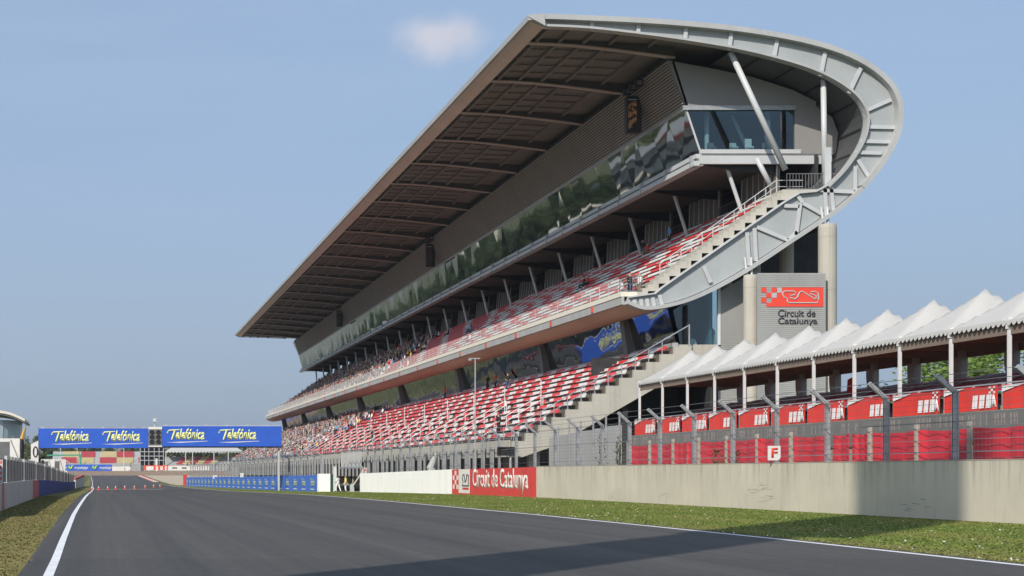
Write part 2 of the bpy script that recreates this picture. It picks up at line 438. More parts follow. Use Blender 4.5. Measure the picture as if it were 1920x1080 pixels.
ln = node(nt, 'ShaderNodeVectorMath', operation='LENGTH'); nt.links.new(nm.outputs[0], ln.inputs[0])
cl = ramp(nt, ln.outputs['Value'], [(.12, (.85, .85, .85)), (1.12, (0, 0, 0))])
cl.node.color_ramp.interpolation = 'EASE'
veil = mixc(nt, wisp, sky.outputs[0], (3.05, 4.15, 5.65))
final = mixc(nt, cl, veil, (5.2, 5.05, 5.5))
nt.links.new(final, bg.inputs['Color']); bg.inputs['Strength'].default_value = .144
S.view_settings.view_transform = 'Standard'; S.view_settings.look = 'None'; S.view_settings.exposure = 0; S.view_settings.gamma = 1
S.cycles.max_bounces = 6; S.cycles.transparent_max_bounces = 12
# ------------------------------------------------------------------ ground
YS = [-200, -60, -20, 0, 10, 18, 26, 34, 44, 54, 66, 80, 95, 112, 130, 150, 173, 190, 208, 230, 255, 280, 300, 325, 345, 370, 400, 433, 470, 510, 560, 600, 625]
def interp(tab, Y):
    if Y <= tab[0][0]: return tab[0][1]
    for (a, xa), (b, xb) in zip(tab, tab[1:]):
        if a <= Y <= b: return xa + (xb - xa) * (Y - a) / (b - a)
    return tab[-1][1]
LINE_L = [(-200, -.7), (10, -.75), (22, -.74), (32, -.83), (57, -.98), (110, -.94), (215, -1.0), (433, -2.3), (550, -3.3), (625, -4.5)]
LINE_R = [(-200, 14.0), (15, 14.7), (24, 14.97), (34, 15.4), (53, 15.7), (90, 15.2), (112, 15), (625, 15)]
def sheet(name, ys, fl, fr, dz, mat, label, nx=1):
    b = MB()
    for ya, yb in zip(ys, ys[1:]):
        for i in range(nx):
            def P(y, t): return (fl(y) + (fr(y) - fl(y)) * t, y, zg(y) + dz)
            b.poly([P(ya, i / nx), P(ya, (i + 1) / nx), P(yb, (i + 1) / nx), P(yb, i / nx)])
    return struct(b.build(name, mat), label)
YG = YS + [632, 640, 700, 1000, 2000, 5000, 9000]
L = lambda y: interp(LINE_L, y)
Rr = lambda y: interp(LINE_R, y)
sheet('ground', YG, lambda y: -6000, lambda y: 6000, -.012, M['field'], 'rough grass ground stretching to the horizon', 12)
sheet('asphalt_track', YS, lambda y: L(y) - .45, lambda y: Rr(y) + .35, 0, M['asphalt'], 'dark grey asphalt of the race track', 4)
sheet('grass_verge', YS, lambda y: -3.95, lambda y: L(y) - .45, -.004, M['drygrass'], 'yellowing grass verge along the pit wall', 2)
sheet('grass_verge', YS, lambda y: Rr(y) + .35, lambda y: 27.6 if y < 160 else 24.5 - (y - 160) * .04, -.004, M['grass'], 'green grass verge under the concrete wall', 3)
sheet('track_line', YS, lambda y: L(y) - .075, lambda y: L(y) + .075, .004, M['line'], 'white line along the pit side of the track')
sheet('track_line', YS[:-9], lambda y: Rr(y) - .09, lambda y: Rr(y) + .09, .004, M['line'], 'white line along the grandstand side of the track')
sheet('pit_lane', [-60, 40, 120, 173, 208, 300, 370], lambda y: -20, lambda y: -5, -.002, M['asphalt'], 'asphalt pit lane behind the pit wall')
gy = [335, 345, 370, 400, 433, 470, 510, 560, 600, 625]
sheet('gravel_trap', gy, lambda y: 17.6 + max(0, (y - 335)) * .002, lambda y: 70, 0.004, M['gravel'], 'pale gravel trap outside the first corner')
b = MB()
for k in range(24):
    y0 = 430 + k * 8; y1 = y0 + 8
    x = 15.2
    b.prism([(x, zg(y0) - .05), (x + 1.5, zg(y0) - .05), (x + 1.5, zg(y0) + .12), (x, zg(y0) + .04)], y0, y1, k % 2)
tag(b.build('kerb', [M['whitewall'], M['redpaint']]), 'red and white striped kerb edging the far bend', None, None, 'structure')
b = MB()
for y, h in ((624, .3), ):
    b.add([(-60, 622, .2), (110, 622, .2), (110, 638, 2.35), (-60, 638, 2.35), (-60, 700, 2.6), (110, 700, 2.6)], [(0, 1, 2, 3), (3, 2, 5, 4)])
struct(b.build('earth_bank', M['bank']), 'brown earth bank behind the first corner')
# hills
def hill(name, x0, x1, Y, top, label, seed):
    r = random.Random(seed); b = MB(); n = 60; rows = 8
    ph = [r.uniform(0, 6) for _ in range(4)]
    vs = []
    for j in range(rows + 1):
        for i in range(n + 1):
            t = i / n; e = math.sin(PI * t) ** .6
            h = top * e * (.62 + .2 * math.sin(5 * t + ph[0]) + .1 * math.sin(13 * t + ph[1]) + .05 * math.sin(31 * t + ph[2]))
            d = j / rows
            vs.append((x0 + (x1 - x0) * t, Y + (1 - math.cos(d * PI)) * 900 + 40 * math.sin(9 * t + d * 6), h * math.sin(d * PI) ** .8 + (2 * math.sin(40 * t + d * 20) if 0 < j < rows else -5)))
    fs = [(j * (n + 1) + i, j * (n + 1) + i + 1, (j + 1) * (n + 1) + i + 1, (j + 1) * (n + 1) + i) for j in range(rows) for i in range(n)]
    b.add(vs, fs)
    return struct(b.build(name, M['field'], smooth=True), label)
hill('hills', -3600, 1500, 6300, 480, 'faint blue hills beyond the circuit', 3)
hill('hills', -3800, -500, 1900, 42, 'low wooded hillside beyond the paddock', 5)
# grass tufts: nobody could count them
def tufts(name, n, pick, mats, label, seed, hmin=.03, hmax=.09):
    r = random.Random(seed); b = MB()
    for _ in range(n):
        x, y = pick(r)
        z = zg(y) - .004
        mi = 1 if r.random() < .35 else 0
        if len(mats) > 2 and r.random() < .007: mi = 2
        for k in range(2):
            a = r.uniform(0, PI); w = r.uniform(.012, .03); h = r.uniform(hmin, hmax)
            if mi == 2: w = .016; h *= .8
            dx, dy = math.cos(a) * w, math.sin(a) * w; lx, ly = r.uniform(-.04, .04), r.uniform(-.04, .04)
            if mi == 2:
                b.add([(x - dx, y - dy, z + h * .7), (x + dx, y + dy, z + h * .7), (x + lx, y + ly, z + h * .7 + .03)], [(0, 1, 2)], mi)
            else:
                b.add([(x - dx, y - dy, z), (x + dx, y + dy, z), (x + lx, y + ly, z + h)], [(0, 1, 2)], mi)
    o = b.build(name, mats, fix=False)
    return tag(o, label, 'grass', None, 'stuff')
def pick_l(r):
    y = 14 + 85 * r.random() ** 1.8
    return r.uniform(-3.9, L(y) - .4 - abs(r.gauss(0, .12))), y
def pick_r(r):
    y = 22 + 120 * r.random() ** 1.6
    return (r.uniform(Rr(y) + .36, 27.2) if r.random() < .93 else Rr(y) + .36 + abs(r.gauss(0, .25)) - .1), y
tufts('grass_tufts', 20000, pick_l, [M['drygrass'], M['blade_dry']], 'short dry grass blades on the pit side verge', 1, .01, .028)
tufts('grass_tufts', 64000, pick_r, [M['grass'], M['blade'], M['dull_white']], 'short green grass and clover under the concrete wall', 2, .012, .032)

# the air of the place: one closed box of thin even haze round the camera and everything built
hz = MB().box(-6900, 6900, -420, 9200, -7.5, 760).build('haze', [M['dark']])
m = bpy.data.materials.new('thin haze'); m.use_nodes = True; n_ = m.node_tree
n_.nodes.remove(n_.nodes['Principled BSDF']); pv = n_.nodes.new('ShaderNodeVolumePrincipled')
pv.inputs['Color'].default_value = (.86, .92, 1, 1); pv.inputs['Density'].default_value = .00011; pv.inputs['Anisotropy'].default_value = .2
n_.links.new(pv.outputs[0], n_.nodes['Material Output'].inputs['Volume'])
hz.data.materials[0] = m; tag(hz, 'thin pale haze in the air over the circuit', 'haze', None, 'stuff')
S.cycles.volume_bounces = 0
# ------------------------------------------------------------------ the main grandstand
Y0, Y1, YE = 105.0, 108.6, 332.0
BAY = 10.25
def sec(px, py, Y=Y0):
    p = W(px, py, Y); return (p.x, p.z)
def SD(p):
    t = max(0, (p.y - Y0) / (YE - Y0))
    return Vector((p.x + 1.6 * t * min(1, max(0, (p.x - 36) / 5)) * min(1, max(0, (p.z - 20) / 6)), p.y, p.z - 1.2 * t * min(1, max(0, (p.z - 25) / 8))))
def resample(pts, n):
    d = [0]
    for a, b in zip(pts, pts[1:]): d.append(d[-1] + (Vector(b) - Vector(a)).length)
    out = []; j = 0
    for i in range(n):
        s = d[-1] * i / (n - 1)
        while j < len(d) - 2 and d[j + 1] < s: j += 1
        t = (s - d[j]) / max(1e-9, d[j + 1] - d[j])
        out.append(Vector(pts[j]).lerp(Vector(pts[j + 1]), min(1, t)))
    return out
def offs(pts, d, c=(44, 26)):
    out = []
    for i, p in enumerate(pts):
        a, b = Vector(pts[max(i - 1, 0)]), Vector(pts[min(i + 1, len(pts) - 1)])
        t = (b - a).normalized(); n = Vector((t.y, -t.x))
        out.append(Vector(p) + n * d)
    return out
OUT_PX = [(985, 33), (1016, 30), (1100, 33), (1200, 37.5), (1300, 45), (1400, 56), (1500, 74), (1575, 96), (1630, 124), (1668, 158), (1684, 190), (1687, 222), (1681, 255), (1662, 295), (1625, 345),
          (1580, 388), (1530, 424), (1480, 457), (1420, 497), (1360, 533), (1300, 562), (1250, 577), (1205, 582), (1172, 571)]
IN_PX = [(1018, 52), (1100, 56), (1200, 67), (1300, 81), (1400, 99), (1500, 126), (1560, 152), (1600, 181), (1619, 210), (1621, 238), (1609, 274), (1580, 317), (1548, 350)]
OUT = catmull([sec(*p) for p in OUT_PX], 4)
INN = catmull([sec(*p) for p in IN_PX], 4)
stand = thing('main_grandstand', (40, 105, 0), 'large covered grandstand with curved grey roof wrapping round its end and two seating tiers', 'grandstand')
# split the outer curve into roof part and deck part
k_cut = min(range(len(OUT)), key=lambda i: (OUT[i] - Vector(sec(1615, 356))).length)
RO, DO = OUT[:k_cut + 1], OUT[k_cut:]
RO2 = offs(RO, .36); DO2 = offs(DO, .3)
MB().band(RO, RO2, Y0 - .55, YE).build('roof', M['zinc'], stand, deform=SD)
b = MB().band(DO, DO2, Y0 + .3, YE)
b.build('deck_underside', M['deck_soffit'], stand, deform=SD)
MB().band(DO, offs(DO, .26), Y0 - .5, Y0 + .295).build('lower_rim', M['zinc'], stand, deform=SD)
# end plate: from the roof skin to the inner lip, then down the raking truss to the deck front
O2 = RO2 + DO2
i0 = min(range(len(O2)), key=lambda i: (O2[i] - Vector(sec(1018, 42))).length)
i1 = min(range(len(O2)), key=lambda i: (O2[i] - Vector(sec(1600, 372))).length)
N = 60
PA = resample(O2[i0:i1 + 1], N); PB = resample([Vector(sec(1018, 51))] + INN, N)
LOW_IN_PX = [(1548, 350), (1528, 361), (1497, 364), (1470, 380), (1240, 541), (1227, 552), (1178, 559)]
PC = resample(O2[i1:], 30); PD = resample([Vector(sec(*p)) for p in LOW_IN_PX], 30)
PC[0] = PA[-1].copy(); PD[0] = PB[-1].copy()
ep = MB().band(PA + PC[1:], PB + PD[1:], Y0, Y0 + .25).build('end_plate', M['plate'], stand, deform=SD)
INL = offs(INN, -.16)
MB().band(INN, INL, Y0 - .38, Y0 + .3).build('lip', M['zinc'], ep, deform=SD)
LL = [Vector(sec(*p)) for p in LOW_IN_PX]
MB().band(LL, [p + Vector((0, .1)) for p in LL], Y0 - .3, Y0 + .3).build('lip', M['steel'], ep, deform=SD)
STIFF = [((1022, 40), (1022, 53)), ((1110, 40), (1109, 57)), ((1197, 44), (1196, 67)), ((1286, 50), (1284, 79)), ((1371, 60), (1367, 93)), ((1457, 74), (1450, 112)), ((1547, 97), (1538, 143)),
         ((1614, 127), (1591, 175)), ((1670, 187), (1620, 209)), ((1677, 239), (1624, 238)), ((1668, 266), (1613, 265)), ((1652, 287), (1603, 286)),
         ((1603, 312), (1603, 359)), ((1536, 357), (1602, 360)), ((1546, 352), (1549, 413)), ((1557, 345), (1562, 395)), ((1414, 428), (1417, 490)), ((1400, 436), (1404, 498)),
         ((1419, 426), (1477, 450)), ((1477, 450), (1494, 435)), ((1500, 381), (1492, 441)), ((1505, 381), (1544, 403)), ((1470, 386), (1498, 387)), ((1495, 367), (1505, 381)),
         ((1319, 500), (1332, 530)), ((1189, 562), (1190, 573)), ((1201, 561), (1203, 576)), ((1212, 560), (1215, 577)), ((1223, 558), (1227, 577)), ((1236, 553), (1242, 576)), ((1608, 300), (1627, 330))]
for a, c in STIFF:
    p, q = sec(*a, Y0 - .1), sec(*c, Y0 - .1)
    MB().bar((p[0], Y0 - .12, p[1]), (q[0], Y0 - .12, q[1]), .26, .13, up=(0, 1, 0)).build('stiffener', M['steel'], ep, deform=SD)
# fascia along the front edge of the roof
f1 = [sec(986, 35), sec(1002, 34), sec(1002, 46), sec(999, 45)]
f2 = [sec(1000, 33), sec(1016, 32), sec(1018, 53), sec(1001, 47)]
fa = MB().prism(f1, Y0 - .2, YE).prism(f2, Y0 - .2, YE).build('fascia', M['fascia'], stand, deform=SD)
MB().prism([sec(985, 33), sec(1016, 30), sec(1018, 53), sec(986, 36)], Y0 - .62, Y0 - .25).build('end_cap', M['zinc'], fa, deform=SD)
# ceiling under the roof, ribs, purlins
XW = 41.4
def upto(pts, x): return [p for p in pts if p.x <= x]
ceil_pts = offs(upto(RO, 54.2), .46); ceil_pts = [p for p in ceil_pts if p.x > 30.8 and p.y > 25.5]
b = MB().band(ceil_pts, offs(ceil_pts, .1), Y0 + .3, YE)
low = offs(ceil_pts, .22)
for k in range(22):
    for t in (.2, .4, .6, .8):
        y = Y1 + BAY * (k + t)
        q = [p for p in low if p.x < 41]
        b.tube([(p.x, y, p.y) for p in q[::2]], .07, 4)
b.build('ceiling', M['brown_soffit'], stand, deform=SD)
ribA = resample([p for p in RO2 if 31.0 <= p.x <= 42.2 and p.y > 28], 16)
ribB = resample([p for p in INN if p.x <= 41.9 and p.y > 28], 16)
for k in range(22):
    y = Y1 + BAY * k
    r = MB().band(ribA, ribB, y - .08, y + .08).build('rib', M['rib'], stand, deform=SD)
    MB().band(ribB, offs(ribB, .09), y - .24, y + .24).build('flange', M['flange'], r, deform=SD)
for px in (1040, 1085, 1130, 1175, 1238):
    i = min(range(len(RO2)), key=lambda j: abs(RO2[j].x - sec(px, 0)[0]) + (0 if RO2[j].y > 28 else 99))
    p = RO2[i]
    MB().box(p.x - .12, p.x + .12, Y0 + .3, YE, p.y - .45, p.y - .05).build('purlin', M['brown_soffit'], stand, deform=SD)
# inner skin that closes the curl behind the end plate
skin = resample([p for p in INN if p.x > 44], 34)
b = MB().band(skin, offs(skin, -.05), Y0 + .3, YE)
b.build('inner_skin', M['inner'], stand, deform=SD)
b = MB()
for i in (4, 9, 14, 19, 23, 27, 31):
    p = skin[i]; q = offs(skin, .1)[i]
    b.bar((q.x, Y0 + .4, q.y), (q.x, YE, q.y), .07)
b.build('skin_seam', M['black'], stand, deform=SD)
# ---- the raised gallery: slatted wall, mirror glazing, end face
LV = [sec(1252, 113, Y1), sec(1283, 201, Y1)]
MT, MBm = sec(1283.5, 205, Y1), sec(1312, 289, Y1)
b = MB(); n = 17
d = Vector(LV[1]) - Vector(LV[0])
b.prism([(LV[0][0] + .12, LV[0][1] + .4), (LV[0][0] + .3, LV[0][1] + .4), (LV[1][0] + .3, LV[1][1]), (LV[1][0] + .12, LV[1][1])], Y1, YE - .5, 1)
for i in range(n):
    p = Vector(LV[0]) + d * ((i + .5) / n)
    b.prism([(p.x - .10, p.y + .06), (p.x - .04, p.y + .06), (p.x - .02, p.y - .06), (p.x - .08, p.y - .06)], Y1 - .05, YE - .45, 0)
b.build('slatted_wall', [M['louvre'], M['dark']], stand, deform=SD)
b = MB(); r = random.Random(4)
y = Y1 - .02
while y < YE - 1:
    y2 = min(y + 3.4, YE - .5)
    j = [r.gauss(0, .011) for _ in range(4)]
    b.poly([(MT[0] + j[0], y + .02, MT[1]), (MT[0] + j[1], y2 - .02, MT[1]), (MBm[0] + j[2], y2 - .02, MBm[1]), (MBm[0] + j[3], y + .02, MBm[1])])
    y = y2
gl = b.build('mirror_window', M['mirror'], stand, deform=SD)
b = MB().box(MT[0] - .06, MT[0] + .3, Y1 - .05, YE - .45, MT[1] - .02, LV[1][1] + .06)
b.build('head_rail', M['galv'], gl, deform=SD)
zb = MBm[1]
eb = MB().box(MBm[0] - .35, MBm[0] + .1, Y1 - .1, YE - .4, zb - .32, zb).box(MBm[0] - .25, MBm[0] + .02, Y1 - .1, YE - .4, zb - .52, zb - .32, 1) \
    .box(MBm[0] - .5, MBm[0] + .2, Y1 - .12, YE - .4, zb - .86, zb - .52).build('edge_beam', [M['steel'], M['steel_dark']], stand, deform=SD)
for k in range(43):
    y = Y1 + BAY * .5 * k + .4
    MB().box(MBm[0] - .56, MBm[0] - .2, y - .09, y + .09, zb - .9, zb - .05).build('bracket', M['galv'], eb, deform=SD)
MB().box(MBm[0] + .2, 49.4, Y1 - .1, YE - .4, zb - .62, zb - .5).build('gallery_soffit', M['gal_soffit'], stand, deform=SD)
for k in range(22):
    y = Y1 + BAY * k + .5
    MB().prism([(MBm[0] - .3, zb - .62), (49.2, zb - .62), (49.2, zb - 1.35), (46.6, zb - 1.15)], y - .12, y + .12).build('outrigger', M['black'], stand, deform=SD)
    MB().tube([(45.85, y + .3, zb - .7), (47.0, y + .3, 20.6)], .14, 8).build('strut', M['steel'], stand, deform=SD)
# end face with its window
WT, WB = 27.98, 25.0
ef = MB()
top = [sec(1252, 113, Y1)] + [sec(*p, Y1) for p in ((1335, 128), (1410, 144), (1485, 168), (1530, 190), (1560, 220), (1571, 250), (1567, 285))]
xw1 = sec(1490, 0, Y1)[0]; xw0t = MT[0] + .1; xw0b = MBm[0] - .02
upper = [p for p in top if p[1] > 28.2]
ef.prism(upper + [(52.0, 28.2), (LV[1][0] + .1, 28.2)], Y1, Y1 + .25)
right = [(xw1, 28.195), (52.0, 28.195)] + [p for p in top if p[1] <= 28.2] + [(53.3, 24.65), (xw1, 24.65)]
ef.prism(right, Y1, Y1 + .25)
ef.box(xw0b + .02, xw1 - .002, Y1, Y1 + .25, 24.66, 25.0)
face = ef.build('end_wall', M['cab'], stand, deform=SD)
MB().box(xw0t - .25, xw1 + .02, Y1 - .1, Y1 - .005, 27.9, 28.22).build('window_head', M['galv'], face, deform=SD)
sill = MB().box(xw0b - .05, xw1 + .4, Y1 - .12, Y1 - .005, 24.72, 25.02).box(xw0b - .1, 53.1, Y1 - .2, Y1 + .1, 23.95, 24.55).build('window_sill', M['steel'], face, deform=SD)
MB().box(xw0b + .1, 53.1, Y1 - .1, Y1 - .005, 24.56, 24.71).build('shadow_gap', M['steel_dark'], face, deform=SD)
win = MB().poly([(xw0t, Y1 + .12, 27.9), (xw1, Y1 + .12, 27.9), (xw1, Y1 + .12, 25.02), (xw0b, Y1 + .12, 25.02)]).build('window', M['glass'], face, deform=SD)
MB().box(xw1 - 2.05, xw1 - 1.7, Y1 + .2, Y1 + .4, 25.0, 27.9, 0).build('mullion', M['steel_dark'], win, deform=SD)
MB().bar((xw0t + .02, Y1 + .1, 27.95), (xw0b + .02, Y1 + .1, 25), .12, .14).build('corner_post', M['steel'], win, deform=SD)
rm = MB().box(xw0b + .3, 53.0, Y1 + .3, Y1 + 14, 24.75, 24.9, 0).box(43.2, 53.0, Y1 + .3, Y1 + 14, 28.2, 28.35, 1).box(43.6, 53.0, Y1 + 13.8, Y1 + 14, 24.9, 28.2, 1)
M['room'] = paint('dim teal room', (.09, .18, .20), .6)
rm.build('gallery_room', [M['shade_grey'], M['room']], stand, deform=SD)
MB().tube([(44.7, Y1 + 1.6, 28.1), (44.75, Y1 + 1.6, 24.9)], .17, 8).build('room_column', M['steel'], stand, deform=SD)
MB().tube([(46.9, Y1 + 2.4, 28.1), (48.4, Y1 + 2.4, 24.9)], .14, 8).build('room_column', M['steel'], stand, deform=SD)
# white steel props on the end elevation
p, q = sec(1371, 97, Y0 + .5), sec(1474, 318, Y0 + .5)
MB().tube([(p[0], Y0 + .6, p[1]), (q[0], Y0 + .6, q[1])], .2, 10).build('raking_prop', M['steel'], stand, smooth=True)
p, q = sec(1545, 146, Y0 + .5), sec(1548, 350, Y0 + .5)
MB().tube([(p[0], Y0 + .6, p[1]), (q[0], Y0 + .6, q[1])], .19, 10).build('upright_prop', M['steel'], stand, smooth=True)
p, q = sec(1405, 303, Y1), sec(1433, 358, Y1)
MB().tube([(p[0], Y1 - 1.2, p[1]), (q[0], Y1 - 1.2, q[1])], .18, 10).build('raking_prop', M['steel'], stand, smooth=True)
MB().box(51.15, 51.6, Y0 + .4, Y0 + .8, 21.8, 24.5).build('stub_post', M['steel'], stand)
# ---- seating tiers
NU, XU, ZU, DXU, DZU = 14, 37.85, 14.0, .76, .535
NL, XL, ZL, DXL, DZL = 12, 28.95, 3.75, .95, .555
def tier(n, x0, z0, dx, dz, thick, y0, y1, back, name, mat, zfront):
    prof = []
    for i in range(n):
        prof += [(x0 + i * dx, z0 + i * dz), (x0 + (i + 1) * dx, z0 + i * dz)]
    xe, ze = x0 + n * dx, z0 + n * dz
    prof += [(xe, ze), (xe + back, ze), (xe + back, ze - thick)]
    prof += [(x0, zfront)] if zfront is not None else []
    MB().prism(prof, y0, y1).build(name, mat, stand, deform=SD)
tier(NU, XU, ZU, DXU, DZU, .7, Y0 + .7, YE - .5, 1.1, 'upper_tier', M['tread_shade'], ZU - .7)
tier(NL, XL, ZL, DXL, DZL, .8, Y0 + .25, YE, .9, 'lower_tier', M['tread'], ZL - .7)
# deck front: cream strip over a grey fascia
z1, z0_ = sec(0, 546)[1], sec(0, 570)[1]
df = MB().box(36.75, 36.95, Y0 + .3, YE - .5, z0_, z1 - .34).build('deck_fascia', M['shade_grey'], stand, deform=SD)
MB().box(36.7, 37.85, Y0 + .3, YE - .5, z1 - .335, z1).build('coping', M['cream'], df, deform=SD)
for k in range(21):
    y = 111.5 + BAY * k
    MB().box(36.68, 36.74, y - .2, y + .2, z0_ + .08, z0_ + .48).build('number_plate', M['orange'], df, deform=SD)
# upper front railing: posts, rails and bars
def railing(x, za, ya, yb, h, post, bars, name, mat, rail=.035, par=None):
    b = MB()
    for zz in (h, h * .55, .12):
        b.bar((x, ya, za + zz), (x, yb, za + zz), rail)
    y = ya
    while y <= yb:
        b.bar((x, y, za), (x, y, za + h), rail * 1.3); y += post
    if bars:
        y = ya
        while y <= yb:
            b.bar((x, y, za + .1), (x, y, za + h), rail * .4); y += bars
    return b.build(name, mat, par or stand, deform=SD)
railing(37.2, z1, Y0 + 2.2, YE - .6, 1.15, 2.05, .16, 'front_railing', M['steel'], .026)
# black railing pen at the near front corner of the deck
b = MB()
for (xa, ya, xb, yb) in ((37.25, Y0 + .45, 37.25, Y0 + 2.1), (37.25, Y0 + .45, 38.4, Y0 + .45), (38.4, Y0 + .45, 38.4, Y0 + 2.1)):
    n = 7
    for i in range(n + 1):
        t = i / n; x, y = xa + (xb - xa) * t, ya + (yb - ya) * t
        b.bar((x, y, z1), (x, y, z1 + 1.1), .03)
    for zz in (.1, .55, 1.1): b.bar((xa, ya, z1 + zz), (xb, yb, z1 + zz), .045)
b.build('corner_railing', M['steel_dark'], stand)
# end stair of the upper tier with its landing and rails
st = MB()
for i in range(NU):
    x, z = XU + i * DXU, ZU + i * DZU
    for s in range(2):
        st.box(x + s * DXU / 2, x + (s + 1) * DXU / 2, Y0 + .27, Y0 + 2.0, z - .2 + .0 * s, z + .28 * (s + 1) - .02)
st.box(XU + NU * DXU, 50.6, Y0 + .28, Y0 + 3, 20.9, 21.5)
st.build('end_stair', M['concrete_pale'], stand)
b = MB()
pts = [(XU + 3 * DXU, Y0 + 2.1, ZU + 3 * DZU + .9), (XU + NU * DXU, Y0 + 2.1, ZU + NU * DZU + 1.0), (50.4, Y0 + 2.1, ZU + NU * DZU + 1.0)]
b.tube(pts, .035, 6); b.tube([Vector(p) - Vector((0, 0, .45)) for p in pts], .025, 6)
for i in range(3, NU + 1, 1):
    x = XU + i * DXU; b.bar((x, Y0 + 2.1, ZU + i * DZU - .1), (x, Y0 + 2.1, ZU + i * DZU + .92), .05)
b.build('stair_rail', M['steel'], stand)
b = MB()
zl = 21.5
for x in [48.5 + .22 * i for i in range(16)]: b.bar((x, Y0 + .5, zl), (x, Y0 + .5, zl + 1.15), .035)
for zz in (.08, 1.15): b.bar((48.5, Y0 + .5, zl + zz), (52.0, Y0 + .5, zl + zz), .05)
b.bar((50.2, Y0 + .7, zl), (51.4, Y0 + .7, zl + 1.1), .12)
b.build('landing_railing', M['steel_dark'], stand)
# back of the upper concourse: panelled wall with dark openings and small railings
for k in range(22):
    y = Y1 + BAY * k
    b = MB().box(49.3, 49.5, y + .2, y + 6.4, 20.6, 24.0)
    b.build('back_panel', M['back_wall'], stand, deform=SD)
    b = MB()
    for i in range(7): b.bar((49.27, y + .2 + i, 21), (49.27, y + .2 + i, 24), .06, .08)
    b.build('panel_trim', M['steel'], stand, deform=SD)
    b = MB()
    for zz in (.1, 1.0): b.bar((49.0, y + 6.4, 21.5 + zz), (49.0, y + 10.3, 21.5 + zz), .04)
    for i in range(10): b.bar((49.0, y + 6.4 + .43 * i, 21.5), (49.0, y + 6.4 + .43 * i, 22.5), .03)
    b.build('opening_rail', M['steel_dark'], stand, deform=SD)
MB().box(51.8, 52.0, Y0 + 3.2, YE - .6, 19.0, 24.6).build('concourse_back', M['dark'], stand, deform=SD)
MB().box(49.55, 51.8, Y0 + 3.2, YE - .6, 20.9, 21.4).build('concourse_floor', M['concrete'], stand, deform=SD)
# ---- space between the tiers: piers and reflective glazing
GT, GB = sec(1258, 583), sec(1276, 643)
b = MB(); y = Y0 + .7
while y < YE - 1:
    y2 = min(y + 4.1, YE - .3); j = [r.gauss(0, .004) for _ in range(4)]
    b.poly([(GT[0] + j[0], y + .02, GT[1] + .3), (GT[0] + j[1], y2 - .02, GT[1] + .3), (GB[0] + j[2], y2 - .02, GB[1]), (GB[0] + j[3], y + .02, GB[1])])
    y = y2
b.box(41.5, 41.6, Y0 + .7, YE - .4, 10.5, 13.4, 1)
b.build('lower_glazing', [M['darkmirror'], M['black']], stand, deform=SD)
MB().box(40.35, 40.75, Y0 + .3, YE, ZL + NL * DZL - .02, ZL + NL * DZL + .28).build('glazing_kerb', M['shade_grey'], stand, deform=SD)
for y in (114, 135.5, 167, 199.5, 231.5, 263.5, 295.5, 327):
    MB().prism([(39.75, 13.3), (41.0, 13.3), (40.75, 10.3), (40.15, 10.3)], y - .4, y + .4, 0).build('pier', M['steel_dark'], stand, deform=SD)
# glazed end wall of the lower lounge, grey slatted panels, dark opening
YW = Y0 + 1.1
lounge = MB().poly([W(1262, 582, YW), W(1345, 528, YW), W(1345, 645, YW), W(1275, 645, YW)])
lg = lounge.build('lounge_window', M['glass'], stand)
x = sec(1347, 0, YW)[0]
MB().box(x - .08, x + .12, YW - .1, YW + .1, 10.6, 15.4).build('mullion', M['white_metal'], lg)
MB().box(40.9, 43.5, YW + .6, YW + 7, 10.4, 10.6, 0).box(40.9, 43.5, YW + 6.8, YW + 7, 10.6, 16, 1).box(43.5, 43.7, YW + .6, YW + 7, 10.6, 16, 1).build('lounge_room', [M['shade_grey'], M['room']], stand)
MB().box(40.45, 43.6, Y0 + .5, YW + .55, 9.6, 10.58).build('lounge_ledge', M['concrete_pale'], stand)
def slats(poly, y, n):
    """flat panel with fine horizontal slats"""
    b = MB().prism(poly, y, y + .15)
    xs = [p[0] for p in poly]; zs = [p[1] for p in poly]
    return b
xa, xb_, xc = sec(1351, 0, YW)[0], sec(1421, 0, YW)[0], sec(1548, 0, YW)[0]
zt = sec(0, 512, YW)[1]
pa = MB().prism([(xa, 6), (xb_ - .01, 6), (xb_ - .01, sec(1420, 505, YW)[1]), (xa, sec(1351, 546, YW)[1])], YW, YW + .15)
z = 6.1
while z < zt - .05:
    if z < 14.2: pa.box(xa + .002, xb_ - .03, YW - .025, YW - .002, z, z + .07)
    z += .14
panel = pa.build('slatted_panel', M['shade_grey'], stand)
YP = 103.3
xq0, xq1 = W(1421, 0, YP).x, W(1548, 0, YP).x; zt = W(0, 512, YP).z
pa = MB().box(xq0, xq1, YP, YP + .15, 6, zt); z = 6.1
while z < zt - .05:
    pa.box(xq0 + .002, xq1 - .002, YP - .024, YP - .002, z, z + .07); z += .14
pa.build('sign_panel', M['shade_grey'], stand)
for px in (1435, 1530): MB().box(W(px, 0, YP).x - .1, W(px, 0, YP).x + .1, YP + .152, YW + 2, 13.2, 13.4).build('panel_tie', M['steel_dark'], stand)
cw = [W(px, py, YW + 9) for px, py in ((1352, 532), (1420, 489), (1480, 449), (1538, 408))]
MB().prism([(cw[0].x, 0)] + [(p.x, p.z) for p in cw] + [(cw[3].x, 0)], YW + 9, YW + 9.2).build('shade_backing', M['dark'], stand)  # near-black backing sheet stands in for the shade in the opening
MB().box(43.75, 43.9, YW + 1, YW + 8.9, 0, 14.5).build('shade_backing', M['dark'], stand)
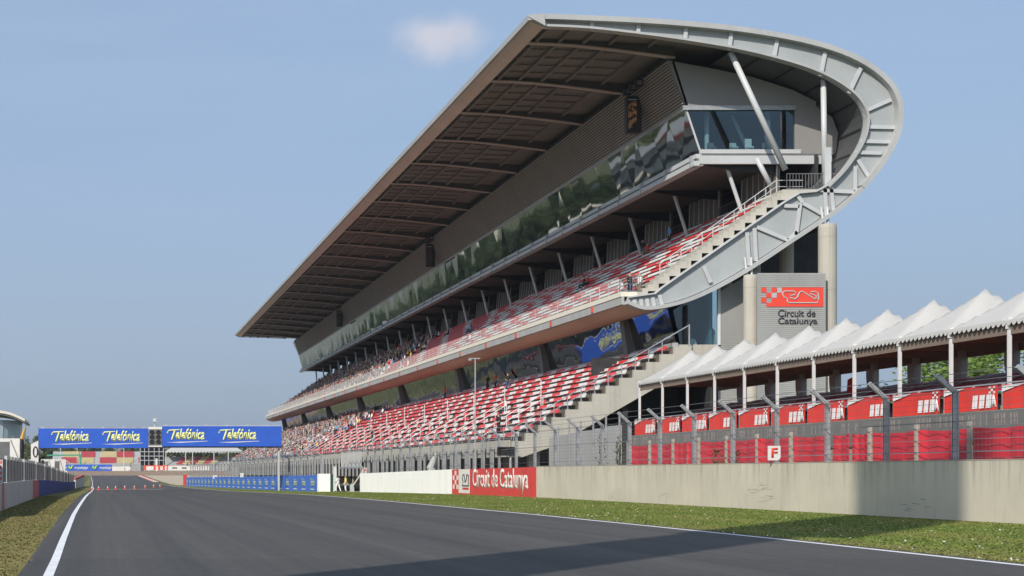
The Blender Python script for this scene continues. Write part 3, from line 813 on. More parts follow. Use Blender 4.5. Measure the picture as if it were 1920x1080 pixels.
for px, ptop, rpx, nm in ((1408, 516, 13.5, 'c'), (1551.5, 421, 16.2, 'c')):
    s_ = (Y0 - .6) / F
    x, zt_, rr = (px - VX) * s_, H + (HY - ptop) * s_, rpx * s_
    b = MB().tube([(x, Y0 - .6, 0), (x, Y0 - .6, zt_ - .25), (x, Y0 - .6, zt_)], [rr, rr, rr * .93], 20)
    for z in (zt_ - .9, zt_ - 4.6, zt_ - 8.4): b.tube([(x, Y0 - .6, z - .02), (x, Y0 - .6, z + .02)], rr * 1.012, 20, 1)
    c = b.build('column', [M['concrete_pale'], M['concrete']], stand, smooth=False)
    MB().tube([(x - .12, Y0 - .3, zt_ - .1), (x - .22, Y0 - .15, zt_ + 1.3)], .09, 6).tube([(x + .18, Y0 - .3, zt_ - .1), (x + .22, Y0 - .15, zt_ + 1.3)], .09, 6).build('bearing', M['steel'], c)
for x, y in ((49.0, 112), (50.8, 118), (46, 110), (50.0, 108.8)):
    MB().tube([(x, y, 0), (x, y, 19)], .5, 14).build('column', M['concrete_pale'], stand)
# side wall of the lower tier and its dark undercroft
sw = []
for i in range(NL):
    sw += [(XL + i * DXL, ZL + i * DZL), (XL + (i + 1) * DXL, ZL + i * DZL)]
sw += [(XL + NL * DXL, ZL + NL * DZL), (41.6, ZL + NL * DZL), sec(1285, 690), sec(1242, 720), sec(1040, 836), (29.6, 2.6), (XL, 2.6)]
MB().prism(sw, Y0 - .05, Y0 + .24).build('side_wall', M['concrete_pale'], stand)
b = MB()
for i in range(0, NL):
    x, z = XL + i * DXL, ZL + i * DZL
    b.bar((x + .1, Y0 - .02, z), (x + .1, Y0 - .02, z + .95), .05)
for dz in (.95, .5): b.bar((XL + .1, Y0 - .02, ZL + dz), (XL + .1 + (NL - 1) * DXL, Y0 - .02, ZL + (NL - 1) * DZL + dz), .06)
b.bar((XL + .1 + (NL - 1) * DXL, Y0 - .02, ZL + (NL - 1) * DZL + .95), (41.4, Y0 - .02, 11.9), .07); b.bar((41.4, Y0 - .02, 10.4), (41.4, Y0 - .02, 11.95), .08)
b.build('side_rail', M['galv'], stand)
MB().box(36.8, 37.2, Y0 + .3, YE, 0, ZL + 7 * DZL).build('undercroft_shade', M['dark'], stand, deform=SD)  # near-black sheets added so the undercroft reads as deep shade
MB().box(37.25, 55.5, 113, 113.3, 0, 10.2).build('undercroft_shade', M['dark'], stand)
for y in [Y0 + 1 + 6.15 * i for i in range(37)]:
    MB().prism([(30.4, 0), (31.2, 0), (31.2, 3.6), (30.4, 3.2)], y, y + .5).build('undercroft_pier', M['concrete'], stand)
fb = MB().box(XL - .12, XL - .02, Y0 + .3, YE, ZL - 1.1, ZL + .1).build('front_wall', M['concrete_pale'], stand)
b = MB(); y = Y0 + 4
while y < YE - 2:
    MB().box(XL - .3, XL - .22, y, y + .9, 1.15, 3.4).build('front_screen', M['shade_grey'], stand); y += 2.5
railing(XL + .05, ZL + .1, Y0 + .3, YE, .95, 2.05, 0, 'front_railing', M['galv'])
# aisle handrails of the lower tier
for k in range(22):
    y = Y0 + 9.2 + BAY * k
    b = MB()
    pts = [(XL + .2, y, ZL + .95), (XL + 5 * DXL, y, ZL + 5 * DZL + .95)]
    for dz in (0, -.4): b.tube([Vector(p) + Vector((0, 0, dz)) for p in pts], .04, 5)
    for i in range(0, 6): b.bar((XL + .25 + i * .93, y, ZL + i * DZL - .1), (XL + .25 + i * .93, y, ZL + i * DZL + .95), .05)
    b.bar((XL + 5 * DXL, y, ZL + 5 * DZL), (XL + 5 * DXL, y, ZL + 5 * DZL + 2.1), .06)
    b.build('aisle_rail', M['white_metal'], stand)
# ---- seats
def seat_mb(b, x, y, z, m):
    b.add([(x + .40, y - .242, z + .36), (x + .40, y + .242, z + .36), (x + .47, y + .242, z + .64), (x + .47, y - .242, z + .64),
           (x + .45, y - .242, z + .36), (x + .45, y + .242, z + .36), (x + .51, y + .242, z + .64), (x + .51, y - .242, z + .64)],
          [(0, 3, 2, 1), (4, 5, 6, 7), (0, 4, 7, 3), (1, 2, 6, 5), (3, 7, 6, 2)], m)
    b.add([(x + .10, y - .242, z + .38), (x + .10, y + .242, z + .38), (x + .42, y + .242, z + .355), (x + .42, y - .242, z + .355),
           (x + .10, y - .242, z + .335), (x + .10, y + .242, z + .335), (x + .42, y + .242, z + .31), (x + .42, y - .242, z + .31)],
          [(0, 1, 2, 3), (7, 6, 5, 4), (0, 4, 5, 1), (1, 5, 6, 2), (3, 7, 4, 0)], m)
    b.add([(x + .24, y - .03, z), (x + .30, y - .03, z), (x + .30, y + .03, z), (x + .24, y + .03, z), (x + .24, y - .03, z + .32), (x + .30, y - .03, z + .32), (x + .30, y + .03, z + .32), (x + .24, y + .03, z + .32)],
          [(0, 1, 5, 4), (1, 2, 6, 5), (2, 3, 7, 6), (3, 0, 4, 7)], 2)
seat_me = []
for mt in (0, 1):
    b = MB(); seat_mb(b, 0, 0, 0, mt)
    o = b.build('seat', [M['red'], M['white_seat'], M['steel_dark']]); seat_me.append(o.data); bpy.data.objects.remove(o)
rs = random.Random(21)
for (n, x0, z0, dx, dz, tname, near) in ((NL, XL, ZL, DXL, DZL, 'lower', 5), (NU, XU, ZU, DXU, DZU, 'upper', 3)):
    b = MB(); shift = [rs.randrange(3, 6) * q + rs.randrange(2) for q in range(n)]
    for row in range(n):
        k = 0; y = Y0 + (.9 if tname == 'lower' else 2.5)
        while y < YE - 1:
            ph = (y - Y0) % BAY
            if not (9.0 < ph < 10.1 and tname == 'lower' and row < 6):
                blk = (k // (7 if tname == 'lower' else 9) + row) % 2
                if tname == 'lower':
                    wp = (1 if (k + shift[row]) % 8 < (4 if y < 128 else 3) else 0) if y < 162 else (1 if (k + shift[row]) % 13 < 2 and y < 205 else (1 if rs.random() < .04 else 0))
                else:
                    wp = (1 if (k + shift[row]) % 13 < 7 else 0) if y < 175 else (1 if (k // 6 + row * 3) % 4 == 0 else 0)
                if rs.random() < .006: wp = 1 - wp
                if row % n == 0 and tname == 'upper': wp = wp
                if k < near:
                    o = link('seat', seat_me[wp], stand)
                    o.location = Vector((x0 + row * dx + .2, y, z0 + row * dz)) - wloc(stand)
                else:
                    seat_mb(b, x0 + row * dx + .2, y, z0 + row * dz, wp)
            y += .5; k += 1
    o = b.build('seating', [M['red'], M['white_seat'], M['steel_dark']], stand, deform=SD, fix=False)
    o['kind'] = 'stuff'
# ---- sign of the circuit on the end wall
cs = thing('circuit_sign', (W(1485, 0, YP).x, YP - .03, 11.2), 'red circuit emblem over dark lettering on the grey slatted end wall', 'sign')
ys = YP - .05
def sx(px): return (px - VX) * ys / F
def sz(py): return H + (HY - py) * ys / F
b = MB().box(sx(1466.3), sx(1543.5), ys, ys + .02, sz(575), sz(539)).box(sx(1447), sx(1466.25), ys, ys + .02, sz(575), sz(558.6)).box(sx(1456.8), sx(1466.25), ys, ys + .02, sz(558.5), sz(549))
c0 = 9.6
for (cx, cy) in ((0, 0), (2, 0), (1, 1), (0, 2)):
    b.box(sx(1427.5 + cx * c0), sx(1427.5 + (cx + 1) * c0) - .003, ys, ys + .02, sz(539 + (cy + 1) * c0 - .3), sz(539 + cy * c0))
b.box(sx(1437), sx(1446.8), ys, ys + .02, sz(575), sz(567.5))
M['sign_red'] = paint('sign red', (.72, .06, .035), .45, 0, .03)
M['sign_grey'] = paint('sign grey', (.40, .40, .40), .6, 0, .03)
em = b.build('emblem', M['sign_red'], cs)
b = MB()
for (cx, cy) in ((3, 0), (2, 1)):
    b.box(sx(1427.5 + cx * c0) + (.04 if cx == 3 else 0), sx(1427.5 + (cx + 1) * c0), ys - .012, ys - .002, sz(539 + (cy + 1) * c0), sz(539.2 + cy * c0))
b.build('check', M['sign_grey'], em)
TR = [(1230, 850), (1232, 832), (1250, 825), (1310, 825), (1330, 835), (1320, 852), (1285, 858), (1290, 875), (1320, 885), (1340, 870), (1355, 835), (1375, 825), (1400, 840), (1470, 885), (1480, 880), (1480, 860),
      (1440, 845), (1440, 830), (1470, 828), (1495, 840), (1500, 880), (1490, 912), (1275, 912), (1265, 905), (1265, 880), (1240, 868), (1230, 850), (1232, 832)]
MB().tube([(sx(1160 + x / 4), ys - .01, sz(340 + y / 4 - .2)) for x, y in TR], .048, 6).build('track_outline', M['sign_grey'], em)
lettering(text_mesh('Circuit de', sx(1529) - sx(1458.5), sz(580.5) - sz(594), .018), M['ink'], (sx(1458.5), ys, sz(594)), FRONT, cs)
lettering(text_mesh('Catalunya', sx(1532.5) - sx(1458.5), sz(595.5) - sz(611.5), .018), M['ink'], (sx(1458.5), ys, sz(611.5)), FRONT, cs)
# ---- screens and lamps on the slatted wall
for k, y in enumerate((115.5, 189, 264)):
    near = ['first', 'second', 'third'][k]
    p = SD(Vector((41.25, y, 29.35)))
    sc_ = thing('video_screen', (p.x, y, p.z - 1.6), ['video screen showing an orange picture, hung on the slatted wall nearest the near end', 'dark video screen halfway along the slatted wall', 'farthest dark video screen on the slatted wall'][k], 'screen', 'screens under the roof')
    MB().box(p.x - .6, p.x + .5, y - .12, y + .5, p.z - 1.5, p.z + 1.35).build('casing', M['black'], sc_)
    MB().box(p.x - .52, p.x + .12, y - .15, y - .125, p.z - 1.3, p.z + .9).build('picture', M['screen'] if k == 0 else M['screen_dim'], sc_)
    MB().box(p.x - .52, p.x + .12, y - .16, y - .13, p.z + 1.0, p.z + 1.06).build('trim', M['steel'], sc_)
    for q in range(3):
        lx, ly, lz = p.x - .35, y - 1.9 + 1.25 * q, p.z + 1.85
        fl = thing('floodlight', (lx, ly, lz), 'black floodlight over the %s video screen, %s of its three' % (['orange', 'middle', 'farthest'][k], ['nearest', 'middle one', 'rearmost'][q]), 'floodlight', 'floodlights under the roof')
        MB().box(lx - .28, lx + .22, ly - .2, ly + .2, lz - .3, lz + .25).build('housing', M['black'], fl)
        MB().box(lx - .2, lx + .14, ly - .23, ly - .205, lz - .2, lz + .15).build('lens', M['steel_dark'], fl)
        MB().tube([(lx + .1, ly, lz + .25), (lx + .15, ly, lz + .55), (lx + .5, ly, lz + .6)], .05, 5).build('bracket', M['black'], fl)
# chairs in the gallery, covered tables in the lounge
for k, (px, py) in enumerate(((1333, 0), (1375, 0), (1404, 1), (1437, 1))):
    x = sec(px, 0, Y1 + 1)[0]; y = Y1 + .9; z = 24.9
    lab = ['dark slim stool behind the gallery window', 'grey slim stool behind the gallery window, beside the raking post', 'white tall-backed chair in the middle of the gallery window', 'pale low chair near the right of the gallery window'][k]
    ch = thing('gallery_chair', (x, y, z), lab, 'chair', 'chairs in the gallery')
    mm = [M['steel_dark'], M['steel'], M['white_seat'], M['dull_white']][k]
    MB().box(x - .24, x + .24, y - .22, y + .22, z + .42, z + .52).build('seat', mm, ch)
    MB().box(x - .24, x + .24, y + .18, y + .25, z + .5, z + (1.15 if k == 2 else .85)).build('backrest', mm, ch)
    for (i, j) in ((-1, -1), (1, -1), (-1, 1), (1, 1)): MB().bar((x + .2 * i, y + .19 * j, z), (x + .2 * i, y + .19 * j, z + .42), .04).build('leg', M['steel'], ch)
for k, (px, w, h) in enumerate(((1283, .55, 1.1), (1297, .8, .6), (1334, .7, 1.4))):
    x = sec(px, 0, YW + 1.2)[0]; y = YW + 1.3
    lab = ['white cloth-covered stack behind the lounge window, left one', 'low white covered table behind the lounge window', 'tall white covered heap beside the white lounge mullion'][k]
    o = MB().tube([(x, y, 10.6), (x, y, 10.6 + h * .3), (x, y, 10.6 + h * .8), (x, y, 10.6 + h)], [w * .55, w * .5, w * .4, w * .12], 8).build('covered_table', M['white_seat'])
    tag(o, lab, 'table', 'covered tables in the lounge')
# ------------------------------------------------------------------ walls along the grandstand side
XWL = 27.3
wall = thing('retaining_wall', (XWL, 60, 0), 'long bare concrete wall with rain streaks along the green verge', 'wall')
b = MB()
ys_ = [12 + 6.75 * i for i in range(13)]
ys_[-1] = 93.5
for ya, yb in zip(ys_, ys_[1:]):
    b.box(XWL, XWL + .35, ya + .006, yb - .006, -.2, 1.9)
b.box(XWL + .03, XWL + .3, 12, 93.5, -.2, 1.88)
b.build('wall_panel', M['wall'], wall)
b = MB().box(XWL - .012, XWL + .362, 12, 93.5, 1.9, 1.925)
b.build('coping', M['concrete'], wall)
# scuffs of paint left on the wall by cars
M['scuff'] = paint('grey scuff', (.36, .34, .30), .8); M['scuff2'] = paint('reddish scuff', (.45, .34, .27), .8); M['scuff3'] = paint('dark scuff', (.16, .16, .19), .8)
r = random.Random(8)
def scuff(y, z, n, len_, mat):
    b = MB()
    for _ in range(n):
        yy = y + r.uniform(-.8, .8); zz = z + r.uniform(-.18, .18) + (yy - y) * -.12; l = r.uniform(.2, len_); t = r.uniform(-.06, .16)
        b.add([(XWL - .004, yy, zz), (XWL - .004, yy - l, zz + t * l), (XWL - .004, yy - l, zz + t * l + .012), (XWL - .004, yy, zz + .02)], [(0, 1, 2, 3)])
    b.build('scuff', mat, wall)
scuff(62.3, .85, 10, 1.0, M['scuff']); scuff(62.6, .62, 5, .8, M['scuff2']); scuff(61.6, .42, 9, .9, M['scuff']); scuff(50.2, .4, 6, .5, M['scuff3']); scuff(80, .3, 8, .9, M['scuff']); scuff(72.5, .32, 6, .8, M['scuff'])
# red board with the name of the circuit, white wall
def zw(y): return zg(y)
rb = thing('name_board', (XWL, 104.5, 0), 'red wall board reading Circuit de Catalunya in white beside the bare concrete', 'sign')
YA, YB_ = 93.55, 115.8
MB().add([(XWL - .03, YA, zg(YA) - .1), (XWL - .03, YB_, zg(YB_) - .1), (XWL - .03, YB_, zg(YB_) + 1.9), (XWL - .03, YA, zg(YA) + 1.9), (XWL + .3, YA, zg(YA) - .1), (XWL + .3, YB_, zg(YB_) - .1), (XWL + .3, YB_, zg(YB_) + 1.9), (XWL + .3, YA, zg(YA) + 1.9)],
         [(0, 1, 2, 3), (7, 6, 5, 4), (0, 4, 5, 1), (1, 5, 6, 2), (2, 6, 7, 3), (3, 7, 4, 0)]).build('board', M['redpaint'], rb)
lettering(text_mesh('Circuit de Catalunya', 14.2, 1.75, .02), M['whitewall'], (XWL - .031, 109.4, .06), TRACK, rb)
# white square with emblem: px 865..880 -> between y 112.9 and 110
eb = MB().box(XWL - .037, XWL - .032, 110.2, 113.6, .0, 1.78).build('emblem', M['whitewall'], rb)
MB().box(XWL - .043, XWL - .038, 110.5, 112.4, .25, .42).build('underline', M['redpaint'], eb)
b = MB()
for k, (a, c) in enumerate(((114.6, 1.5), (115.2, 1.15), (114.6, .8), (115.2, .45), (114.0, 1.15), (114.0, .45))):
    b.box(XWL - .037, XWL - .032, a - .25, a + .3, c - .17, c + .17)
b.build('check_pattern', M['whitewall'], eb)
b = MB().tube([(XWL - .045, 110.5 + u * 1.9, .55 + v * .85) for u, v in ((0, 0), (0, .9), (.25, 1), (.35, .5), (.55, .3), (.7, 1), (.9, .95), (1, .6), (.85, .4), (1, 0), (0, 0))], .05, 4)
b.build('track_outline', M['ink'], eb)
ww = MB()
for (ya, yb) in ((115.9, 129.5), (129.52, 143.2), (143.22, 157)):
    ww.add([(XWL, ya, zg(ya) - .2), (XWL, yb, zg(yb) - .2), (XWL, yb, zg(yb) + 1.92), (XWL, ya, zg(ya) + 1.92), (XWL + .35, ya, zg(ya) - .2), (XWL + .35, yb, zg(yb) - .2), (XWL + .35, yb, zg(yb) + 1.92), (XWL + .35, ya, zg(ya) + 1.92)],
           [(0, 1, 2, 3), (7, 6, 5, 4), (0, 4, 5, 1), (1, 5, 6, 2), (2, 6, 7, 3), (3, 7, 4, 0)])
tag(ww.build('white_wall', M['bright_white'], origin=(XWL, 136, 0)), 'white painted wall between the red name board and the gate', 'wall')
# blue barrier with repeated lettering
P0, P1 = Vector((24.0, 165, 0)), Vector((17.9, 312, 0))
bw = thing('blue_barrier', (21, 240, zg(240)), 'long blue barrier with repeated small pale lettering beyond the gate', 'barrier')
b = MB(); n = 26
dirn = (P1 - P0).normalized()
for i in range(n):
    a, c = P0.lerp(P1, i / n), P0.lerp(P1, (i + 1) / n); c = c - dirn * .04
    za, zc = zg(a.y), zg(c.y)
    b.add([(a.x, a.y, za - .1), (c.x, c.y, zc - .1), (c.x, c.y, zc + 1.75), (a.x, a.y, za + 1.85), (a.x + .3, a.y, za - .1), (c.x + .3, c.y, zc - .1), (c.x + .3, c.y, zc + 1.75), (a.x + .3, a.y, za + 1.85)],
          [(0, 1, 2, 3), (7, 6, 5, 4), (0, 4, 5, 1), (1, 5, 6, 2), (2, 6, 7, 3), (3, 7, 4, 0)])
b.build('board', M['bluewall'], bw)
yl = Vector((dirn.x, dirn.y, 0)); BAS = Matrix(((-yl.x, 0, -yl.y), (-yl.y, 0, yl.x), (0, 1, 0)))
tm = text_mesh('Telefónica', 2.5, .85, .01, .3); um = None
for i in range(n):
    a = P0.lerp(P1, (i + .74) / n); z = zg(a.y)
    lettering(tm, M['palelime'], (a.x - .03, a.y, z + .62), BAS, bw)
    ub = MB().bar((a.x - .03, a.y, z + .25), (a.x - .03 - dirn.x * 2.4, a.y - dirn.y * 2.4, z + .25), .02, .1)
    ub.build('underline', M['dull_white'], bw)
b = MB().box(23.95, 25.2, 163.6, 164.9, zg(164) - .2, zg(164) + 1.95)
e = b.build('white_end', M['bright_white'], bw)
MB().box(25.21, 25.75, 163.7, 164.0, zg(164) - .2, zg(164) + 1.9).build('green_end', M['dark_green'], bw)
o = MB().box(17.4, 18.2, 313, 313.5, zg(313), zg(313) + 2.2).box(17.35, 18.25, 312.95, 313.55, zg(313) + 2.2, zg(313) + 2.3)
tag(o.build('end_marker', M['redpaint'], origin=(17.8, 313, zg(313))), 'red block closing the far end of the blue barrier', 'marker')
# gate in the wall with grass behind it, bar and post
gb = thing('gate_barrier', (27.2, 158, zg(158)), 'white barrier pole raised aslant at the gap in the wall', 'barrier')
p, q = W(660, 914, 160), W(683, 880, 158)
MB().tube([p, q], .09, 8).build('pole', M['white_metal'], gb)
MB().box(p.x - .2, p.x + .2, 159.8, 160.2, zg(160), p.z + .3).build('pivot', M['steel'], gb)
def marker(px, py, pyb, Y, x0, x1, txt, label, mat=M['sign_red']):
    c = W(px, pyb, Y)
    t = thing('marker_board', c, label, 'sign', 'white marker boards')
    a, d = W(x0, pyb, Y), W(x1, py, Y)
    cut = (d.x - a.x) * .2
    MB().prism([(a.x, a.z), (d.x - cut, a.z), (d.x, a.z + cut), (d.x, d.z), (a.x, d.z)], Y, Y + .06).build('board', M['white_metal'], t)
    w, h = (d.x - a.x), (d.z - a.z)
    if txt: lettering(text_mesh(txt, w * .52, h * .68, .03), mat, (a.x + w * .24, Y - .003, a.z + h * .18), FRONT, t)
    return t
marker(1452, 836, 863, 60.5, 1440.5, 1463.5, 'F', 'white board with a red letter F standing on the bare concrete wall')
marker(684, 877, 889, 157.5, 679, 689, 'F', 'small white board with a red letter at the gate end of the white wall')
marker(453, 887, 895, 225, 450, 457, None, 'tiny white board over the middle of the blue barrier')
marker(403, 891, 898, 262, 399, 407, None, 'tiny white board over the far part of the blue barrier')
struct(MB().box(26.8, 40, 157.2, 163.4, zg(160) - .3, zg(160) - .01).build('gate_apron', M['concrete_pale']), 'pale concrete strip across the gate')
struct(sheet('gate_lawn', [157, 160, 164], lambda y: 28.5, lambda y: 37, .25, M['grass'], 'bright grass bank seen through the gate'))
# ------------------------------------------------------------------ debris fence
def fence(name, label, base, spacing, hpost, cell_v, cell_h, wire, arm=True, nmax=99, cables=5, y_end=None):
    """base(y) -> (x, z) of the foot; posts with angled arms, taut cables and wire netting"""
    ya, yb = base['y']
    f = thing(name, (base['f'](ya)[0], ya, base['f'](ya)[1]), label, 'fence')
    y = ya; ps = []
    while y <= yb: ps.append(y); y += spacing
    for y in ps:
        x, z = base['f'](y)
        b = MB().box(x - .09, x + .09, y - .015, y + .015, z, z + hpost).box(x - .09, x - .065, y - .055, y + .055, z, z + hpost).box(x + .065, x + .09, y - .055, y + .055, z, z + hpost)
        po = b.build('post', M['galv'], f)
        if arm:
            b = MB().bar((x, y, z + hpost - .06), (x - .62, y, z + hpost + .5), .14, .11, up=(0, 1, 0))
            b.build('arm', M['galv'], po)
    b = MB()
    for i in range(cables):
        t = .25 + i * (hpost - .3) / (cables - 1)
        pts = []
        for y in ps:
            x, z = base['f'](y); pts.append((x - .1, y, z + t))
        for a, c in zip(pts, pts[1:]): b.bar(a, c, .022)
    if arm:
        for d, e in ((.3, .24), (.6, .48)):
            pts = [(base['f'](y)[0] - d, y, base['f'](y)[1] + hpost + e) for y in ps]
            for a, c in zip(pts, pts[1:]): b.bar(a, c, .018)
    b.build('cable', M['wire'], f)
    b = MB()
    for ya_, yb_ in zip(ps, ps[1:]):
        (xa, za), (xb, zb) = base['f'](ya_), base['f'](yb_)
        nv = max(2, int((yb_ - ya_) / cell_v))
        for i in range(nv):
            t = i / nv; x, y, z = xa + (xb - xa) * t - .09, ya_ + (yb_ - ya_) * t, za + (zb - za) * t
            b.add([(x, y - wire, z), (x, y + wire, z), (x, y + wire, z + hpost), (x, y - wire, z + hpost)], [(0, 1, 2, 3)])
        nh = max(2, int(hpost / cell_h))
        for i in range(1, nh + 1):
            z = hpost * i / nh
            b.add([(xa - .09, ya_, za + z - wire), (xb - .09, yb_, zb + z - wire), (xb - .09, yb_, zb + z + wire), (xa - .09, ya_, za + z + wire)], [(0, 1, 2, 3)])
    b.build('netting', M['wire'], f, fix=False)
    return f
fence('debris_fence', 'tall galvanised debris fence with angled arms behind the bare concrete wall', {'y': (44.6, 157.5), 'f': lambda y: (28.0, zg(y))}, 4.3, 4.2, .2, .2, .005)
def fb_(y):
    t = (y - 166) / (312 - 166); return (24.6 + (18.5 - 24.6) * t, zg(y))
fence('debris_fence', 'far grey debris fence running above the blue barrier', {'y': (166, 311), 'f': fb_}, 4.3, 4.0, .5, .4, .012, True)
# fine service fence with concrete posts, behind the wall, carrying the red tarpaulins
sf = thing('post_fence', (31.0, 60, 0), 'row of slim speckled concrete posts with strained wires in front of the red tarpaulins', 'fence')
py_ = [46.0 + 3.42 * i for i in range(13)]
for y in py_:
    b = MB().box(30.7, 30.82, y - .07, y + .07, 0, 3.35)
    b.build('post', M['concrete'], sf)
b = MB()
for z in (2.25, 2.7, 3.15):
    b.bar((30.68, py_[0], z), (30.68, py_[-1], z), .016)
b.build('wire', M['galv'], sf)
r = random.Random(3)
for i, (ya, yb) in enumerate(zip(py_, py_[1:])):
    if i % 5 == 4: pieces = [(ya + .2, ya + 1.5), (ya + 1.75, yb - .15)]
    else: pieces = [(ya + .12, yb - .12)]
    for (a, c) in pieces:
        b = MB(); nx, nz = 14, 5; vs = []
        ph = r.uniform(0, 6)
        for j in range(nz + 1):
            for k in range(nx + 1):
                t = k / nx; y = a + (c - a) * t
                f = .05 * math.sin(t * 17 + ph) + .035 * math.sin(t * 31 + 2 * ph)
                f *= (.4 + .6 * (j / nz)); edge = -.09 * math.exp(-((t * (c - a)) ** 2) * 8) - .09 * math.exp(-(((1 - t) * (c - a)) ** 2) * 8)
                z = .9 + (3.12 - .9) * j / nz - (.07 * math.sin(PI * t) if j == nz else 0) + r.uniform(-.015, .015)
                vs.append((30.9 + f + edge, y, z))
        fs = [(j * (nx + 1) + k, j * (nx + 1) + k + 1, (j + 1) * (nx + 1) + k + 1, (j + 1) * (nx + 1) + k) for j in range(nz) for k in range(nx)]
        b.add(vs, fs)
        o = b.build('red_tarpaulin', M['tarp'], origin=(30.9, (a + c) / 2, .9), smooth=True, fix=False)
        tag(o, 'creased red tarpaulin tied between slim posts behind the bare concrete wall', 'tarpaulin', 'red tarpaulins along the post fence')
# weeds at the fence foot
for k, (px, Y, h) in enumerate(((1345, 0, .9), (1376, 0, .8), (1128, 0, 2.1), (1160, 0, 1.9))):
    Y = 29.2 * F / (px - VX); p = W(px, 864, Y); p.z = 1.2
    b = MB()
    for _ in range(60):
        a = r.uniform(0, 6.28); l = r.uniform(.1, .3); z = p.z + r.random() * (h + .4); x, y = p.x + r.gauss(0, .12), p.y + r.gauss(0, .12)
        b.add([(x, y, z), (x + math.cos(a) * l * .4 + .04, y + math.sin(a) * l * .4, z + l * .5), (x + math.cos(a) * l, y + math.sin(a) * l, z + l * .8), (x + math.cos(a) * l * .4 - .04, y + math.sin(a) * l * .4, z + l * .4)], [(0, 1, 2, 3)])
    for _ in range(6): b.bar((p.x, p.y, .8), (p.x + r.gauss(0, .1), p.y + r.gauss(0, .1), p.z + h), .02)
    o = b.build('weed', M['leaf3'], origin=(p.x, p.y, p.z), fix=False)
    tag(o, ['leafy weed in front of a red tarpaulin, left of the letter board', 'leafy weed against a red tarpaulin beside the letter board', 'tall thin weed by the fence post left of the tarpaulins', 'taller thin weed by the last post before the tarpaulins'][k], 'weed', 'weeds along the fence')
# grey hoarding behind the fence, beside the stand
gh = thing('grey_hoarding', (31.5, 96, 0), 'grey panelled hoarding below the side of the stand', 'fence')
for i in range(6):
    y = 90.2 + 2.4 * i
    MB().box(31.4, 31.5, y, y + 2.3, .3, 4.4 - .08 * i).build('panel', M['shade_grey'], gh)
    MB().box(31.32, 31.4, y - .06, y + .06, 0, 5.2 - .1 * i).build('post', M['galv'], gh)
# ------------------------------------------------------------------ terrace with marquee tents
TX0, TX1, TSP, TY = 32.5, 37.3, 3.66, 42.4
ter = thing('terrace', (34, 65, 0), 'stepped spectator terrace under the row of white tents', 'terrace')
prof = [(31.95, 0), (31.95, 3.75), (32.6, 3.75)]
for i in range(5): prof += [(32.6 + i * .95, 3.95 + i * .19), (32.6 + (i + 1) * .95, 3.95 + i * .19)]
prof += [(37.6, 4.8), (37.6, 0)]
MB().prism(prof, 40, 90.2).build('steps', M['concrete'], ter)
b = MB()
for zz in (4.72,): b.bar((32.28, 40, zz), (32.28, 90, zz), .05)
for i in range(28): b.box(32.2, 32.27, 40.5 + 1.83 * i - .05, 40.5 + 1.83 * i + .05, 3.75, 4.72)
b.build('parapet_rail', M['galv'], ter)
NT = 13
yks = [TY + TSP * k for k in range(NT + 1)]
tri_w = paint('white swoosh', (.75, .73, .70), .6)
